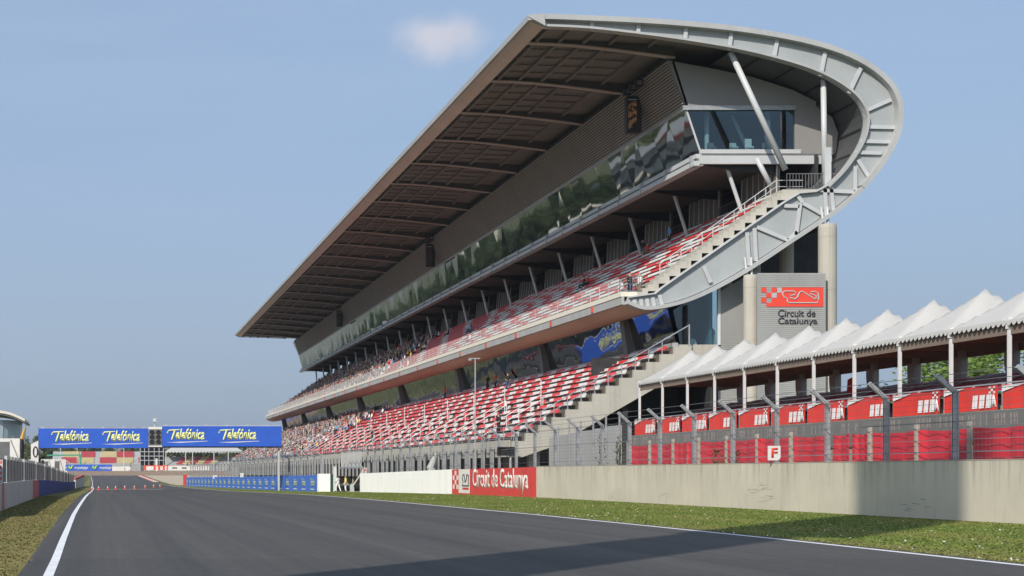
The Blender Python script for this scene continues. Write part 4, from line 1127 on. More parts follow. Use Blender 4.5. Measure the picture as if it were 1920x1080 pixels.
for k in range(NT):
    ya, yb = yks[k], yks[k + 1]
    nm = ordinal(k)
    # front banner of the bay
    t = thing('parapet_banner', (32.18, (ya + yb) / 2, 3.8), 'red parapet banner with white swoosh and block letters, %s bay from the camera' % nm, 'banner', 'red parapet banners')
    b = MB(); nx = 12; vs = []
    for j in range(4):
        for i in range(nx + 1):
            u = i / nx; vs.append((32.16 + .02 * math.sin(u * 19 + k) * (1 - j / 4) - .0, ya + .14 + (yb - ya - .28) * u, 3.78 + .88 * j / 3 - .03 * math.sin(PI * u * 2) ** 2 * (j == 3)))
    b.add(vs, [(j * (nx + 1) + i, j * (nx + 1) + i + 1, (j + 1) * (nx + 1) + i + 1, (j + 1) * (nx + 1) + i) for j in range(3) for i in range(nx)])
    b.build('cloth', M['banner_red'], t, fix=False)
    xf = 32.12
    # the far half carries the swoosh, the near half the letters (read from the track: far end on the left)
    MB().add([(xf, yb - .18, 4.62), (xf, yb - .18, 4.40), (xf, yb - 1.55, 4.64)], [(0, 1, 2)]).build('swoosh', tri_w, t, fix=False)
    b = MB()
    for i in range(3):
        y = ya + 1.65 - i * .42; sl_ = .07
        MB().add([(xf, y, 3.86), (xf, y - .32, 3.86), (xf, y - .32 - sl_, 4.34), (xf, y - sl_, 4.34)], [(0, 1, 2, 3)]).build('letter', tri_w, t, fix=False)
    lettering(text_mesh('A', .36, .46, .07), tri_w, (xf + .004, ya + .50, 3.87), TRACK, t)
    b = MB()
    for i in range(3):
        for j in range(3):
            if (i + j) % 2 == 0: b.box(xf - .004, xf, ya + .22 + i * .13, ya + .345 + i * .13, 4.36 + j * .09, 4.445 + j * .09)
    b.build('check', tri_w, t)
    # sloping dark red cover over the steps
    t = thing('seat_cover', (34.3, (ya + yb) / 2, 4.6), 'sloping dark red cover with grey chequers over the steps, %s bay from the camera' % nm, 'cover', 'dark red covers over the steps')
    def PL(u, v, lift=0):   # u along the bay, v up the slope
        return (32.65 + 4.8 * v, ya + (yb - ya) * u, 4.5 + 1.12 * v + .05 * math.sin(u * PI) * v + lift)
    b = MB(); vs = [PL(i / 8, j / 4) for j in range(5) for i in range(9)]
    b.add(vs, [(j * 9 + i, j * 9 + i + 1, (j + 1) * 9 + i + 1, (j + 1) * 9 + i) for j in range(4) for i in range(8)])
    b.build('cloth', M['darkred'], t, fix=False)
    b = MB()
    for i in range(5):
        for j in range(5):
            if (i + j) % 2 == 0:
                u0, v0 = .08 + i * .1, .33 + j * .13
                b.add([PL(u0, v0, .02), PL(u0 + .1, v0, .02), PL(u0 + .1, v0 + .13, .02), PL(u0, v0 + .13, .02)], [(0, 1, 2, 3)])
    b.build('chequer', M['grey_check'], t, fix=False)
    # faded grey banner below
    o = thing('grey_banner', (31.9, (ya + yb) / 2, 3.1), 'faded grey mesh banner with ghosted letters, %s bay from the camera' % nm, 'banner', 'grey mesh banners')
    MB().box(31.88, 31.93, ya + .03, yb - .03, 2.6, 3.73).build('cloth', M['grey_banner'], o)
    b = MB(); rr = random.Random(k)
    for i in range(9):
        y = ya + .3 + i * .37
        if rr.random() < .72:
            b = MB().box(31.868, 31.878, y, y + .05, 3.22, 3.62)
            if rr.random() < .5: b.bar((31.872, y + .04, 3.6), (31.872, y + .21, 3.24), .012, .05); b.box(31.868, 31.878, y + .19, y + .24, 3.22, 3.62)
            b.build('letter', M['ghost'], o)
# tents
EZ, PZ = 6.98, 8.78
def tent_part(k, last):
    ya, yb = yks[k], yks[k + 1]
    t = thing('marquee_tent', (TX0, ya, 3.75), 'white peaked tent with scalloped valance, %s from the camera along the terrace' % ordinal(k), 'tent', 'white tents along the terrace')
    cx, cy, hx, hy = (TX0 + TX1) / 2, (ya + yb) / 2, (TX1 - TX0) / 2 + .08, TSP / 2
    n = 14; vs = []
    for j in range(n + 1):
        for i in range(n + 1):
            u, v = 2 * i / n - 1, 2 * j / n - 1
            rr = max(abs(u), abs(v)); h = (1 - rr)
            z = EZ + (PZ - EZ) * (.86 * h + .14 * h ** 3) - .05 * math.sin((u + 1) * PI / 2 * 1) * 0
            s_ = .03 * (1 - (min(abs(u), abs(v)) / max(rr, 1e-6)) ** 2) * math.sin(PI * min(1, h)) * 1.2
            vs.append((cx + hx * u, cy + hy * v, z - .3 * s_))
    b = MB().add(vs, [(j * (n + 1) + i, j * (n + 1) + i + 1, (j + 1) * (n + 1) + i + 1, (j + 1) * (n + 1) + i) for j in range(n) for i in range(n)])
    b.build('canopy', M['canvas'], t, fix=False, smooth=True)
    b = MB(); ns = 12; q = 5
    def scallop(p0, p1, nrm):
        nonlocal b
        p0, p1 = Vector(p0), Vector(p1)
        for i in range(ns * q):
            u0, u1 = i / (ns * q), (i + 1) / (ns * q)
            d0, d1 = .10 + .13 * abs(math.sin(PI * ns * u0)), .10 + .13 * abs(math.sin(PI * ns * u1))
            a, c = p0.lerp(p1, u0), p0.lerp(p1, u1)
            b.add([a, c, c + nrm * d1 * .25 - Vector((0, 0, d1)), a + nrm * d0 * .25 - Vector((0, 0, d0))], [(0, 1, 2, 3)])
    x0, x1 = cx - hx, cx + hx
    scallop((x0, ya, EZ), (x0, yb, EZ), Vector((-1, 0, 0))); b.build('valance', M['canvas'], t, fix=False)
    b = MB(); scallop((x1, ya, EZ), (x1, yb, EZ), Vector((1, 0, 0))); b.build('valance', M['canvas'], t, fix=False)
    if k == 0 or last:
        b = MB(); yy, nn = (ya, -1) if k == 0 else (yb, 1)
        scallop((x0, yy, EZ), (x1, yy, EZ), Vector((0, nn, 0))); b.build('end_valance', M['canvas'], t, fix=False)
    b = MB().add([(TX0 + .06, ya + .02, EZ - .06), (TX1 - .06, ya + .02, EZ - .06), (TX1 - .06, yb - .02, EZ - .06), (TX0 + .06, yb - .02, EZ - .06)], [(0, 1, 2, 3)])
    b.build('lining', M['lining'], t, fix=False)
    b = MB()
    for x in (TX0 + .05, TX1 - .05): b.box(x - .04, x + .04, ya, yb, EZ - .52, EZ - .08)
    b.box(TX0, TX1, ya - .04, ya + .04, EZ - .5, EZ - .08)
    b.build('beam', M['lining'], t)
    for (x, y) in [(TX0, ya), (TX1, ya)] + ([(TX0, yb), (TX1, yb)] if last else []):
        zb_ = 3.7 if x == TX0 else 4.7
        p = MB().box(x - .055, x + .055, y - .055, y + .055, zb_, EZ - .02).build('pole', M['white_metal'], t)
        MB().box(x - .09, x + .09, y - .09, y + .09, EZ - .32, EZ + .06).build('corner_cap', M['dull_white'], p)
    # curtain tied back at the rear pole
    b = MB(); nr = 9; nc = 16; vs = []
    for j in range(nr + 1):
        s = j / nr; w = .42 * (1 - .55 * s ** 2.2) + .05 * math.sin(s * PI)
        for i in range(nc):
            a = 2 * PI * i / nc; w2 = w * (1 + .16 * math.sin(a * 5 + s * 2)); 
            vs.append((TX1 - .1 + w2 * .55 * math.sin(a) - .05, ya + .12 + w2 * math.cos(a) * .75, EZ - .1 - s * 1.85))
    b.add(vs, [(j * nc + i, j * nc + (i + 1) % nc, (j + 1) * nc + (i + 1) % nc, (j + 1) * nc + i) for j in range(nr) for i in range(nc)])
    b.build('curtain', M['curtain'], t, smooth=True)
for k in range(NT): tent_part(k, k == NT - 1)
# small red flag behind the terrace
p = W(1597, 705, 72)
fl = thing('red_flag', (p.x, p.y, 4.8), 'small red flag with a pale mark behind the tents', 'flag')
MB().tube([(p.x + .15, p.y, 4.6), (p.x + .15, p.y, p.z + .1)], .025, 6).build('pole', M['white_metal'], fl)
a, c = W(1590, 712, 72), W(1602, 745, 72)
f_ = MB().add([(p.x + .14, p.y, p.z), (a.x, p.y + .05, a.z), (a.x - .02, p.y + .08, c.z + .25), (p.x + .14, p.y, c.z)], [(0, 1, 2, 3)]).build('cloth', M['banner_red'], fl, fix=False)
MB().box(p.x + .02, p.x + .06, p.y - .03, p.y - .02, p.z - .55, p.z - .3).build('mark', M['dull_white'], f_)
# ------------------------------------------------------------------ masts, lamps and the covered device by the wall
p = W(891, 735, 110)
ms = thing('mast', (p.x, 110, 0), 'tall thin grey mast with a cross-arm in front of the lower tier', 'mast')
zt_ = W(891, 673, 110).z
MB().tube([(p.x, 110, 0), (p.x, 110, zt_)], [.06, .04], 8).build('pole', M['galv'], ms)
MB().box(p.x - .45, p.x + .35, 109.95, 110.05, zt_, zt_ + .07).box(p.x - .5, p.x - .3, 109.9, 110.1, zt_ - .12, zt_ - .01).build('cross_arm', M['galv'], ms)
for k, (px, nm) in enumerate(((942, 'left'), (961, 'right'))):
    a, c = W(px - 8, 854.5, 104), W(px + 8.2, 838.5, 104)
    t = thing('signal_box', (a.x + .3, 104.1, a.z), 'black hooded signal box behind the red name board, %s of the pair' % nm, 'signal', 'black signal boxes')
    MB().box(a.x, c.x, 104, 104.3, a.z, c.z).build('box', M['black'], t)
    MB().box(a.x - .02, c.x + .02, 103.9, 104.0, c.z - .06, c.z + .02).box(a.x - .02, a.x + .03, 103.9, 104.0, a.z, c.z - .07).box(c.x - .03, c.x + .02, 103.9, 104.0, a.z, c.z - .07).build('hood', M['black'], t)
    if k: MB().tube([(a.x + .2, 104.15, 0), (a.x + .2, 104.15, a.z + .1)], .09, 8).box(a.x - .65, a.x + .3, 104.1, 104.2, a.z + .1, a.z + .18).build('post', M['galv'], t)
p = W(814, 879, 125); 
o = MB().tube([(p.x - .1, 125, 1.65), (p.x - .3, 125, 1.95), (p.x - .05, 125, 2.5), (p.x + .1, 125, 2.9), (p.x + .18, 125, 3.15)], [.34, .34, .26, .16, .06], 9)
dv = thing('covered_camera', (p.x, 125, 1.6), 'device wrapped in a white sheet on top of the white wall', 'camera')
o.build('sheet', M['shade_grey'], dv)
MB().tube([(p.x + .3, 125.3, 0), (p.x + .3, 125.3, 2.9)], .06, 6).build('stand', M['steel_dark'], dv)
p = W(628, 880, 163)
t = thing('gate_post', (p.x, 163, zg(163)), 'white square gate post in front of the dark opening', 'post')
MB().box(p.x - .16, p.x + .16, 162.85, 163.15, zg(163), 2.2).build('shaft', M['white_metal'], t)
MB().box(p.x - .2, p.x + .2, 162.8, 163.2, 2.2, 2.28).build('cap', M['steel'], t)
t = thing('gate_screen', (27.6, 168, 1.5), 'grey barred screen over the gate opening', 'screen')
b = MB()
for i in range(17): b.box(27.5, 27.56, 157.6 + i * .8, 157.68 + i * .8, 2.2, 4.0)
b.build('bar', M['steel'], t)
MB().box(27.45, 27.7, 157.4, 171, 2.0, 2.2).box(27.45, 27.7, 157.4, 171, 4.0, 4.06).build('rail', M['galv'], t)
# ------------------------------------------------------------------ gantry across the straight
YGN = 184.0
g = thing('sign_gantry', W(188, 887, YGN) - Vector((0, 0, H + .6)), 'gantry across the straight carrying two long blue boards with yellow lettering', 'gantry')
def gx(px): return (px - VX) * YGN / F
def gz(py): return H + (HY - py) * YGN / F
tel = text_mesh('elefónica', gx(166.5) - gx(112.5), gz(808) - gz(829), .03, .28)
for (x0, x1, yt, yb_, xs) in ((72, 278, 803, 840, (101, 197)), (304, 528, 799, 837, (318, 415))):
    bd = MB().box(gx(x0), gx(x1), YGN, YGN + .5, gz(yb_), gz(yt)).build('board', M['blue'], g)
    b = MB().box(gx(x0), gx(x1), YGN + .02, YGN + .48, gz(yt) + .003, gz(yt) + .08)
    for i in range(6): b.box(gx(x0 + 6 + i * 38), gx(x0 + 6 + i * 38) + .15, YGN + .1, YGN + .3, gz(yt) + .083, gz(yt) + .2)
    b.build('edge_strip', M['steel'], bd)
    for px in xs:
        yy = (yt + yb_) / 2
        lettering(tel, M['yellow'], (gx(px + 11.5), YGN - .003, gz(yy + 6.5)), FRONT, bd)
        # the swash of the T and the tapering underline
        b = MB().tube([(gx(px - 4), YGN - .01, gz(yy - 8.5)), (gx(px - 1), YGN - .01, gz(yy - 11)), (gx(px + 6), YGN - .01, gz(yy - 11.5)), (gx(px + 19), YGN - .01, gz(yy - 12.2))], [.03, .09, .09, .06], 5)
        b.tube([(gx(px - 4), YGN - .01, gz(yy - 8.5)), (gx(px - 4.4), YGN - .01, gz(yy - 6.5)), (gx(px - 2.4), YGN - .01, gz(yy - 6))], [.03, .09, .04], 5)
        b.tube([(gx(px + 10), YGN - .012, gz(yy - 11)), (gx(px + 7.5), YGN - .012, gz(yy - 3)), (gx(px + 4), YGN - .012, gz(yy + 6.5))], [.10, .13, .09], 5)
        b.build('swash', M['yellow'], bd)
        MB().add([(gx(px - 7), YGN - .012, gz(yy + 11.2)), (gx(px + 71), YGN - .012, gz(yy + 8.6)), (gx(px + 71), YGN - .012, gz(yy + 9.4)), (gx(px + 20), YGN - .012, gz(yy + 12.2))], [(0, 1, 2, 3)]).build('underline', M['white_seat'], bd, fix=False)
tr = MB()
for zz in (gz(838), gz(802)): tr.box(gx(70), gx(530), YGN + .9, YGN + 1.1, zz - .08, zz + .08)
for i in range(23):
    xa, xb2 = gx(72 + i * 20), gx(72 + (i + 1) * 20)
    tr.bar((xa, YGN + 1, gz(838) if i % 2 else gz(802)), (xb2, YGN + 1, gz(802) if i % 2 else gz(838)), .1)
tr.build('truss', M['steel_dark'], g)
# left support with its ring emblem, right post
ls = MB().box(gx(58), gx(72), YGN - .1, YGN + 1.2, zg(YGN), gz(832)).build('support', M['dull_white'], g)
MB().prism([(gx(60), gz(832) + .003), (gx(72), gz(832) + .003), (gx(72), gz(826))], YGN - .1, YGN + 1.2).build('gusset', M['dull_white'], ls)
cx, cz = gx(66.5), gz(847)
MB().tube([(cx + .26 * math.cos(a * PI / 8), YGN - .13, cz + .62 * math.sin(a * PI / 8)) for a in range(17)], .08, 6).build('ring', M['black'], ls)
MB().box(gx(522), gx(525.5), YGN + .6, YGN + .85, zg(YGN), gz(838)).build('post', M['steel'], g)
# traffic lights in the middle, camera on top
tl = thing('traffic_light', (gx(291), YGN, gz(838)), 'black start light box with six dark lenses between the two blue boards', 'traffic light')
MB().box(gx(279), gx(303.5), YGN - .06, YGN + .4, gz(835.5), gz(805)).build('box', M['steel_dark'], tl)
MB().box(gx(278.2), gx(304), YGN - .1, YGN + .45, gz(805) + .003, gz(800.5)).box(gx(278.2), gx(304), YGN - .1, YGN + .45, gz(838), gz(835.5) - .003).build('frame_cap', M['dull_white'], tl)
for cx_ in (285, 297):
    for cy_ in (811, 820, 829):
        le = MB().tube([(gx(cx_), YGN - .061, gz(cy_)), (gx(cx_), YGN - .12, gz(cy_))], .25, 14).build('lens', M['black'], tl)
        MB().tube([(gx(cx_) + .27 * math.cos(a * PI / 8), YGN - .16, gz(cy_) + .27 * math.sin(a * PI / 8)) for a in range(-1, 10)], .03, 5).build('hood', M['black'], le)
cm = thing('gantry_camera', (gx(290), YGN + .2, gz(800)), 'white camera on a short post above the start lights', 'camera')
MB().tube([(gx(290), YGN + .2, gz(800)), (gx(290), YGN + .2, gz(791))], .07, 8).build('post', M['steel'], cm)
MB().box(gx(287), gx(292.5), YGN - .2, YGN + .5, gz(790.8), gz(786)).box(gx(289), gx(291.5), YGN - .1, YGN + .3, gz(785.9), gz(784)).build('housing', M['white_metal'], cm)
# ------------------------------------------------------------------ cones across the straight
cone = None
cl = [(172, 919.5), (185, 919), (202, 918.5), (217, 918), (234, 917.5), (252, 917), (272, 915.5), (288, 914), (300, 913)]
for k, (px, py) in enumerate(cl):
    lo, hi = 120, 500
    for _ in range(40):
        mid = (lo + hi) / 2
        if HY + (H - zg(mid)) * F / mid > py: lo = mid
        else: hi = mid
    Y = lo; p = W(px, py, Y); p.z = zg(Y)
    if cone is None:
        cone = thing('traffic_cone', p, 'orange cone at the left end of the row across the straight', 'cone', 'cones across the straight')
        MB().tube([(p.x, p.y, p.z + .05), (p.x, p.y, p.z + .55)], [.13, .04], 10).build('body', M['orange'], cone)
        MB().box(p.x - .22, p.x + .22, p.y - .22, p.y + .22, p.z, p.z + .06).build('base', M['orange'], cone)
        MB().tube([(p.x, p.y, p.z + .32), (p.x, p.y, p.z + .44)], [.106, .083], 10).build('sleeve', M['dull_white'], cone)
    else:
        dup(cone, p, label='orange cone, %s from the left in the row across the straight' % ordinal(k))
sheet('grid_line', [213, 215.2], lambda y: -1, lambda y: 9, .005, M['line'], 'white line across the straight by the cones')
# ------------------------------------------------------------------ pit side: wall, fence, clutter
XP = -3.95
pw = thing('pit_wall', (XP, 80, 0), 'low pit wall painted pale, red and navy along the dry verge', 'wall')
def pseg(ya, yb, mat, name='panel'):
    MB().add([(XP, ya, zg(ya) - .2), (XP, yb, zg(yb) - .2), (XP, yb, zg(yb) + 1.08), (XP, ya, zg(ya) + 1.08), (XP - .3, ya, zg(ya) - .2), (XP - .3, yb, zg(yb) - .2), (XP - .3, yb, zg(yb) + 1.08), (XP - .3, ya, zg(ya) + 1.08)],
             [(0, 1, 2, 3), (7, 6, 5, 4), (0, 4, 5, 1), (1, 5, 6, 2), (2, 6, 7, 3), (3, 7, 4, 0)]).build(name, mat, pw)
M['pinkred'] = paint('faded red paint', (.42, .10, .09), .6, 0, .2, 1)
M['palewall'] = paint('pale painted concrete', (.50, .46, .43), .75, 0, .12, .7)
pseg(-30, 59.98, M['palewall']); pseg(60, 61.5, M['pinkred']); pseg(61.52, 87.5, M['palewall']); pseg(87.52, 96, M['pinkred']); 
for i in range(9): pseg(96.02 + i * 15.5, 96.02 + (i + 1) * 15.5 - .04, M['navy'])
o = MB().add([(-3.9, 236, zg(236) - .1), (-3.2, 300, zg(300) - .1), (-3.2, 300, zg(300) + 1.9), (-3.9, 236, zg(236) + 1.3), (-4.5, 236, zg(236) - .1), (-3.8, 300, zg(300) - .1), (-3.8, 300, zg(300) + 1.9), (-4.5, 236, zg(236) + 1.3)],
             [(0, 1, 2, 3), (7, 6, 5, 4), (0, 4, 5, 1), (1, 5, 6, 2), (2, 6, 7, 3), (3, 7, 4, 0)])
t = thing('end_barrier', (-3.7, 270, zg(270)), 'white barrier with a red top stripe at the far end of the pit wall', 'barrier')
o.build('block', M['whitewall'], t)
MB().add([(-3.9, 236, zg(236) + 1.305), (-3.2, 300, zg(300) + 1.905), (-3.8, 300, zg(300) + 1.905), (-4.5, 236, zg(236) + 1.305), (-3.9, 236, zg(236) + 1.6), (-3.2, 300, zg(300) + 2.4), (-3.8, 300, zg(300) + 2.4), (-4.5, 236, zg(236) + 1.6)],
         [(0, 1, 2, 3), (7, 6, 5, 4), (0, 4, 5, 1), (1, 5, 6, 2), (2, 6, 7, 3), (3, 7, 4, 0)]).build('stripe', M['pinkred'], t)
pf = thing('pit_fence', (XP, 80, 1), 'grey slatted fence standing on the pit wall', 'fence')
M['pf_grey'] = paint('weathered grey slats', (.19, .185, .175), .7, 0, .35, .5, (1, 1, .1))
M['pf_pink'] = paint('dull pinkish slats', (.27, .21, .19), .7, 0, .2)
y = 50; k = 0
while y < 230:
    z = zg(y)
    MB().box(XP - .22, XP - .1, y - .05, y + .05, z + 1.08, z + 2.25).build('post', M['steel'] if k % 6 == 0 else M['steel_dark'], pf)
    MB().box(XP - .16, XP - .14, y + .06, y + 2.4, z + 1.1, z + 2.1).build('slat_panel', M['pf_pink'] if k % 3 == 1 else M['pf_grey'], pf)
    y += 2.5; k += 1
# small board with red squares at the edge of the picture
p = W(2, 905, 57)
t = thing('chequer_board', (-3.9, 57.5, 1.1), 'white board with red squares on the pit wall', 'sign')
a, c = W(-3, 904, 57.4), W(5, 862, 57.4)
MB().box(a.x, c.x, 57.4, 57.46, a.z, c.z).build('board', M['white_metal'], t)
b = MB()
for i in range(4): b.box(a.x + .07, a.x + .13, 57.39, 57.398, a.z + .08 + i * .21, a.z + .2 + i * .21)
b.build('square', M['sign_red'], t)
# parasol, timing booths, flag, lamp hoops
def at(px, py, Y): return W(px, py, Y)
pz = at(59, 867, 105)
t = thing('parasol', (pz.x, 105, 0), 'tilted white parasol over the pit wall', 'parasol')
b = MB(); n = 16; vs = [Vector((0, 0, .3))]
for j in (1, 2, 3):
    for i in range(n):
        a = 2 * PI * i / n; r_ = .52 * j / 3; vs.append(Vector((r_ * math.cos(a), r_ * math.sin(a), .3 - .3 * (j / 3) ** 1.8)))
mrot = Matrix.Rotation(math.radians(34), 3, 'X') @ Matrix.Rotation(math.radians(14), 3, 'Y')
vs = [mrot @ v + pz - Vector((0, 0, .12)) for v in vs]
fs = [(0, 1 + i, 1 + (i + 1) % n) for i in range(n)]
for j in range(2): fs += [(1 + j * n + i, 1 + (j + 1) * n + i, 1 + (j + 1) * n + (i + 1) % n, 1 + j * n + (i + 1) % n) for i in range(n)]
b.add(vs, fs); b.build('canopy', M['white_seat'], t, fix=False, smooth=True)
MB().tube([(pz.x, pz.y, 0), tuple(pz)], .025, 6).build('pole', M['steel'], t)
for k, (x0, x1, yt, yb_, Y, lab) in enumerate(((-6, 40, 822, 863, 112, 'white pit wall booth with a dark window, nearest the camera'), (77, 103, 861, 890, 175, 'small white booth leaning over the pit fence beyond the parasol'), (98, 124, 861, 890, 190, 'farther small white booth beside the pit fence'))):
    a, c = at(x0, yb_, Y), at(x1, yt, Y)
    t = thing('pit_booth', ((a.x + c.x) / 2, Y, a.z), lab, 'booth', 'booths on the pit wall')
    w = c.x - a.x
    MB().prism([(a.x, a.z), (c.x - w * .08, a.z), (c.x, c.z - .1), (c.x - w * .1, c.z), (a.x, c.z)], Y, Y + 1.6).build('shell', M['dull_white'], t)
    MB().box(a.x - .05, a.x + w * .52, Y - .03, Y - .002, a.z + .1, c.z - .25).build('window', M['steel_dark'], t)
    MB().bar((a.x + w * .56, Y - .02, c.z - .1), (c.x - w * .12, Y - .02, a.z + .1), .07, .03, up=(0, 1, 0)).build('brace', M['pf_pink'], t)
    MB().box(a.x + w * .2, a.x + w * .3, Y + .5, Y + .7, zg(Y), a.z).box(c.x - w * .3, c.x - w * .2, Y + .5, Y + .7, zg(Y), a.z).build('leg', M['steel'], t)
a = at(44, 860, 112); c = at(49, 792, 112)
t = thing('furled_flag', (a.x, 112, 0), 'furled ochre and black flag on a slanting pole beside the pit booth', 'flag')
MB().tube([(a.x - .05, 112, 0), tuple(a), tuple(c)], .025, 6).build('pole', M['steel_dark'], t)
p1, p2, p3 = at(47.5, 800, 112), at(41, 823, 112), at(41, 860, 112)
MB().tube([p1, p1.lerp(p2, .5) + Vector((-.02, 0, 0)), p2], [.02, .10, .16], 8).build('cloth', M['ochre'], t)
MB().tube([p2, p2.lerp(p3, .5), p3], [.15, .17, .12], 8).build('dark_cloth', M['black'], t)
p = at(79, 871, 130)
t = thing('tyre', (p.x, 130, p.z - .4), 'black tyre standing beside the white parasol', 'tyre')
MB().tube([(p.x + .05 * math.sin(a * PI / 8), 130 + .3 * math.cos(a * PI / 8), p.z + .3 * math.sin(a * PI / 8)) for a in range(17)], .12, 8).build('tread', M['rubber'], t)
MB().tube([(p.x - .06, 130, p.z), (p.x + .06, 130, p.z)], .17, 12).build('rim', M['steel'], t)
hp = [at(105, 910, 200), at(105, 890, 200), at(106.5, 876, 200), at(111, 866, 200), at(118, 863, 200), at(126, 865, 200), at(131, 869, 200)]
t = thing('lamp_hoop', (hp[0].x, 200, zg(200)), 'thin white post bending into a hoop above the pit fence', 'lamp post')
MB().tube(hp, .055, 6).build('post', M['white_metal'], t)
MB().box(hp[0].x - .2, hp[0].x + .2, 199.8, 200.2, hp[0].z - .2, hp[0].z + .3).build('base', M['white_metal'], t)
MB().tube([hp[-1], hp[-1] + Vector((.25, 0, -.12))], [.06, .1], 6).build('lamp', M['steel'], t)
for k, (px, py) in enumerate(((117, 885), (124, 888))):
    p = at(px, py, 215)
    t = thing('covered_equipment', (p.x, 215, p.z - .4), ['pale blue covered equipment on the pit wall below the white hoop', 'grey white covered equipment beside the pale blue one on the pit wall'][k], 'equipment', 'covered equipment on the pit wall')
    MB().prism([(p.x - .3, p.z - .5), (p.x + .3, p.z - .5), (p.x + .22, p.z + .25), (p.x + .02, p.z + .5), (p.x - .26, p.z + .3)], 215, 215.6).build('cover', [M['glass_tower'], M['dull_white']][k], t)
    MB().bar((p.x, 215.3, zg(215)), (p.x, 215.3, p.z - .5), .1).build('stand', M['steel'], t)
Yf = 652
t = thing('green_frame', (at(150, 872, Yf).x, Yf, 2.5), 'green pipe frame in front of the far stand', 'frame')
a, c = at(75, 853.5, Yf), at(151, 853.5, Yf)
MB().bar(a, c, .5, .62).build('crossbar', M['green'], t)
for q in (a, c): MB().bar((q.x, Yf, q.z + .31), (q.x, Yf, 2.4), .8, .8).build('post', M['green'], t)
# control tower, pale curved glass under a curved roof
Yt = 330
a, c = at(-150, 860, Yt), at(42, 770, Yt)
t = thing('control_tower', (c.x - 8, Yt + 6, 0), 'pale glazed control building with a curved oversailing roof behind the pits', 'building')
cxx, rr_ = c.x - 9.5, 9.0
b = MB(); n = 20
vs = []; fs = []
for i in range(n + 1):
    a_ = -PI + PI * 1.15 * i / n
    vs += [(cxx + rr_ * .92 * math.cos(a_), Yt + 9 + rr_ * math.sin(a_), 0), (cxx + rr_ * math.cos(a_), Yt + 9 + rr_ * math.sin(a_), at(0, 787, Yt).z + .6 * 0)]
fs = [(2 * i, 2 * i + 2, 2 * i + 3, 2 * i + 1) for i in range(n)]
gl_ = b.add(vs, fs).build('glass_wall', M['glass_tower'], t, fix=False)
b = MB()
for i in range(0, n + 1, 2): b.bar(vs[2 * i], vs[2 * i + 1], .12)
b.build('mullion', M['steel'], gl_)
# roof: a shallow vault falling to the right
R1 = [(at(px, py, Yt).x, at(px, py, Yt).z) for px, py in ((-160, 792), (-80, 775), (-20, 769), (0, 770), (20, 774), (35, 780), (47, 786))]
R1 = catmull(R1, 3)
MB().band(R1, [Vector((p.x, p.y - .55)) for p in R1], Yt - 1.5, Yt + 20, 0).build('roof', M['cream'], t)
MB().band([Vector((p.x + .2, p.y - .56)) for p in R1], [Vector((p.x, p.y - .95)) for p in R1], Yt - 1.2, Yt + 20, 0).build('roof_underside', M['steel_dark'], t)
# long pit building (its garages face the track; it also shows in the mirror glazing)
pb = thing('pit_building', (-30, 190, 0), 'long white pit building with garage doors along the pit lane', 'building')
MB().box(-40, -23, 70, 318, -1.5, 7.2).build('wall', M['white_metal'], pb)
MB().box(-41, -20.5, 69, 319, 7.205, 7.8).build('roof', M['shade_grey'], pb)
MB().box(-22.99, -22.9, 70, 318, 4.6, 6.4).build('window', M['steel_dark'], pb)
for i in range(34):
    MB().box(-22.99, -22.9, 72 + i * 7.2, 77.4 + i * 7.2, -1.5, 3.4).build('garage_door', M['steel_dark'] if i % 3 else M['shade_grey'], pb)
for i, y in enumerate((152, 236)):
    MB().box(-22.88, -22.8, y, y + 6, 3.9, 4.4).build('sponsor_board', M['blue'], pb)
# paddock buildings, seen in the mirror glazing
hb = thing('paddock_building', (-66, 345, 0), 'pale paddock building with dark bands of windows behind the pits, mirrored in the glazing', 'building')
MB().box(-80, -58, 292, 400, -1.5, 14.6).build('wall', M['whitewall'], hb)
for k in range(4): MB().box(-57.95, -57.8, 293, 399, 1.6 + 3.4 * k, 2.9 + 3.4 * k).build('window', M['black'], hb)
MB().box(-81, -57, 291, 401, 14.605, 15.6).build('roof', M['shade_grey'], hb)
MB().box(-56.95, -56.8, 320, 352, 14.7, 15.5).build('sign_strip', M['redpaint'], hb)
for k in range(9): MB().box(-57.95, -57.75, 292 + 13.4 * k, 292.5 + 13.4 * k, -1.5, 14.5).build('pier', M['shade_grey'], hb)
hall = thing('marquee_hall', (-58, 690, 0), 'white marquee hall in the paddock before the dark trees', 'tent')
for k in range(4):
    y = 640 + 26 * k
    MB().prism([(-66, 0), (-50, 0), (-50, 9), (-58, 13), (-66, 9)], y, y + 22).build('bay', M['canvas'], hall)
for i in range(14):
    rr = random.Random(i); x, y = -230 - rr.random() * 240, 560 + i * 62
    t = thing('villa', (x, y, 0), 'pale house with a red roof on the slope beyond the paddock, %s from the camera' % ordinal(i), 'house', 'houses beyond the paddock')
    z = 6 + (-x - 200) * .05
    MB().box(x - 6, x + 6, y, y + 14, 0, z + 7).build('wall', M['cream'], t)
    MB().prism([(x - 6.6, z + 7.01), (x + 6.6, z + 7.01), (x, z + 10)], y - .5, y + 14.5).build('roof', M['redpaint'], t)
    for q in range(3): MB().box(x + 6.01, x + 6.1, y + 2 + 4 * q, y + 3.4 + 4 * q, z + 2, z + 4.2).build('window', M['steel_dark'], t)
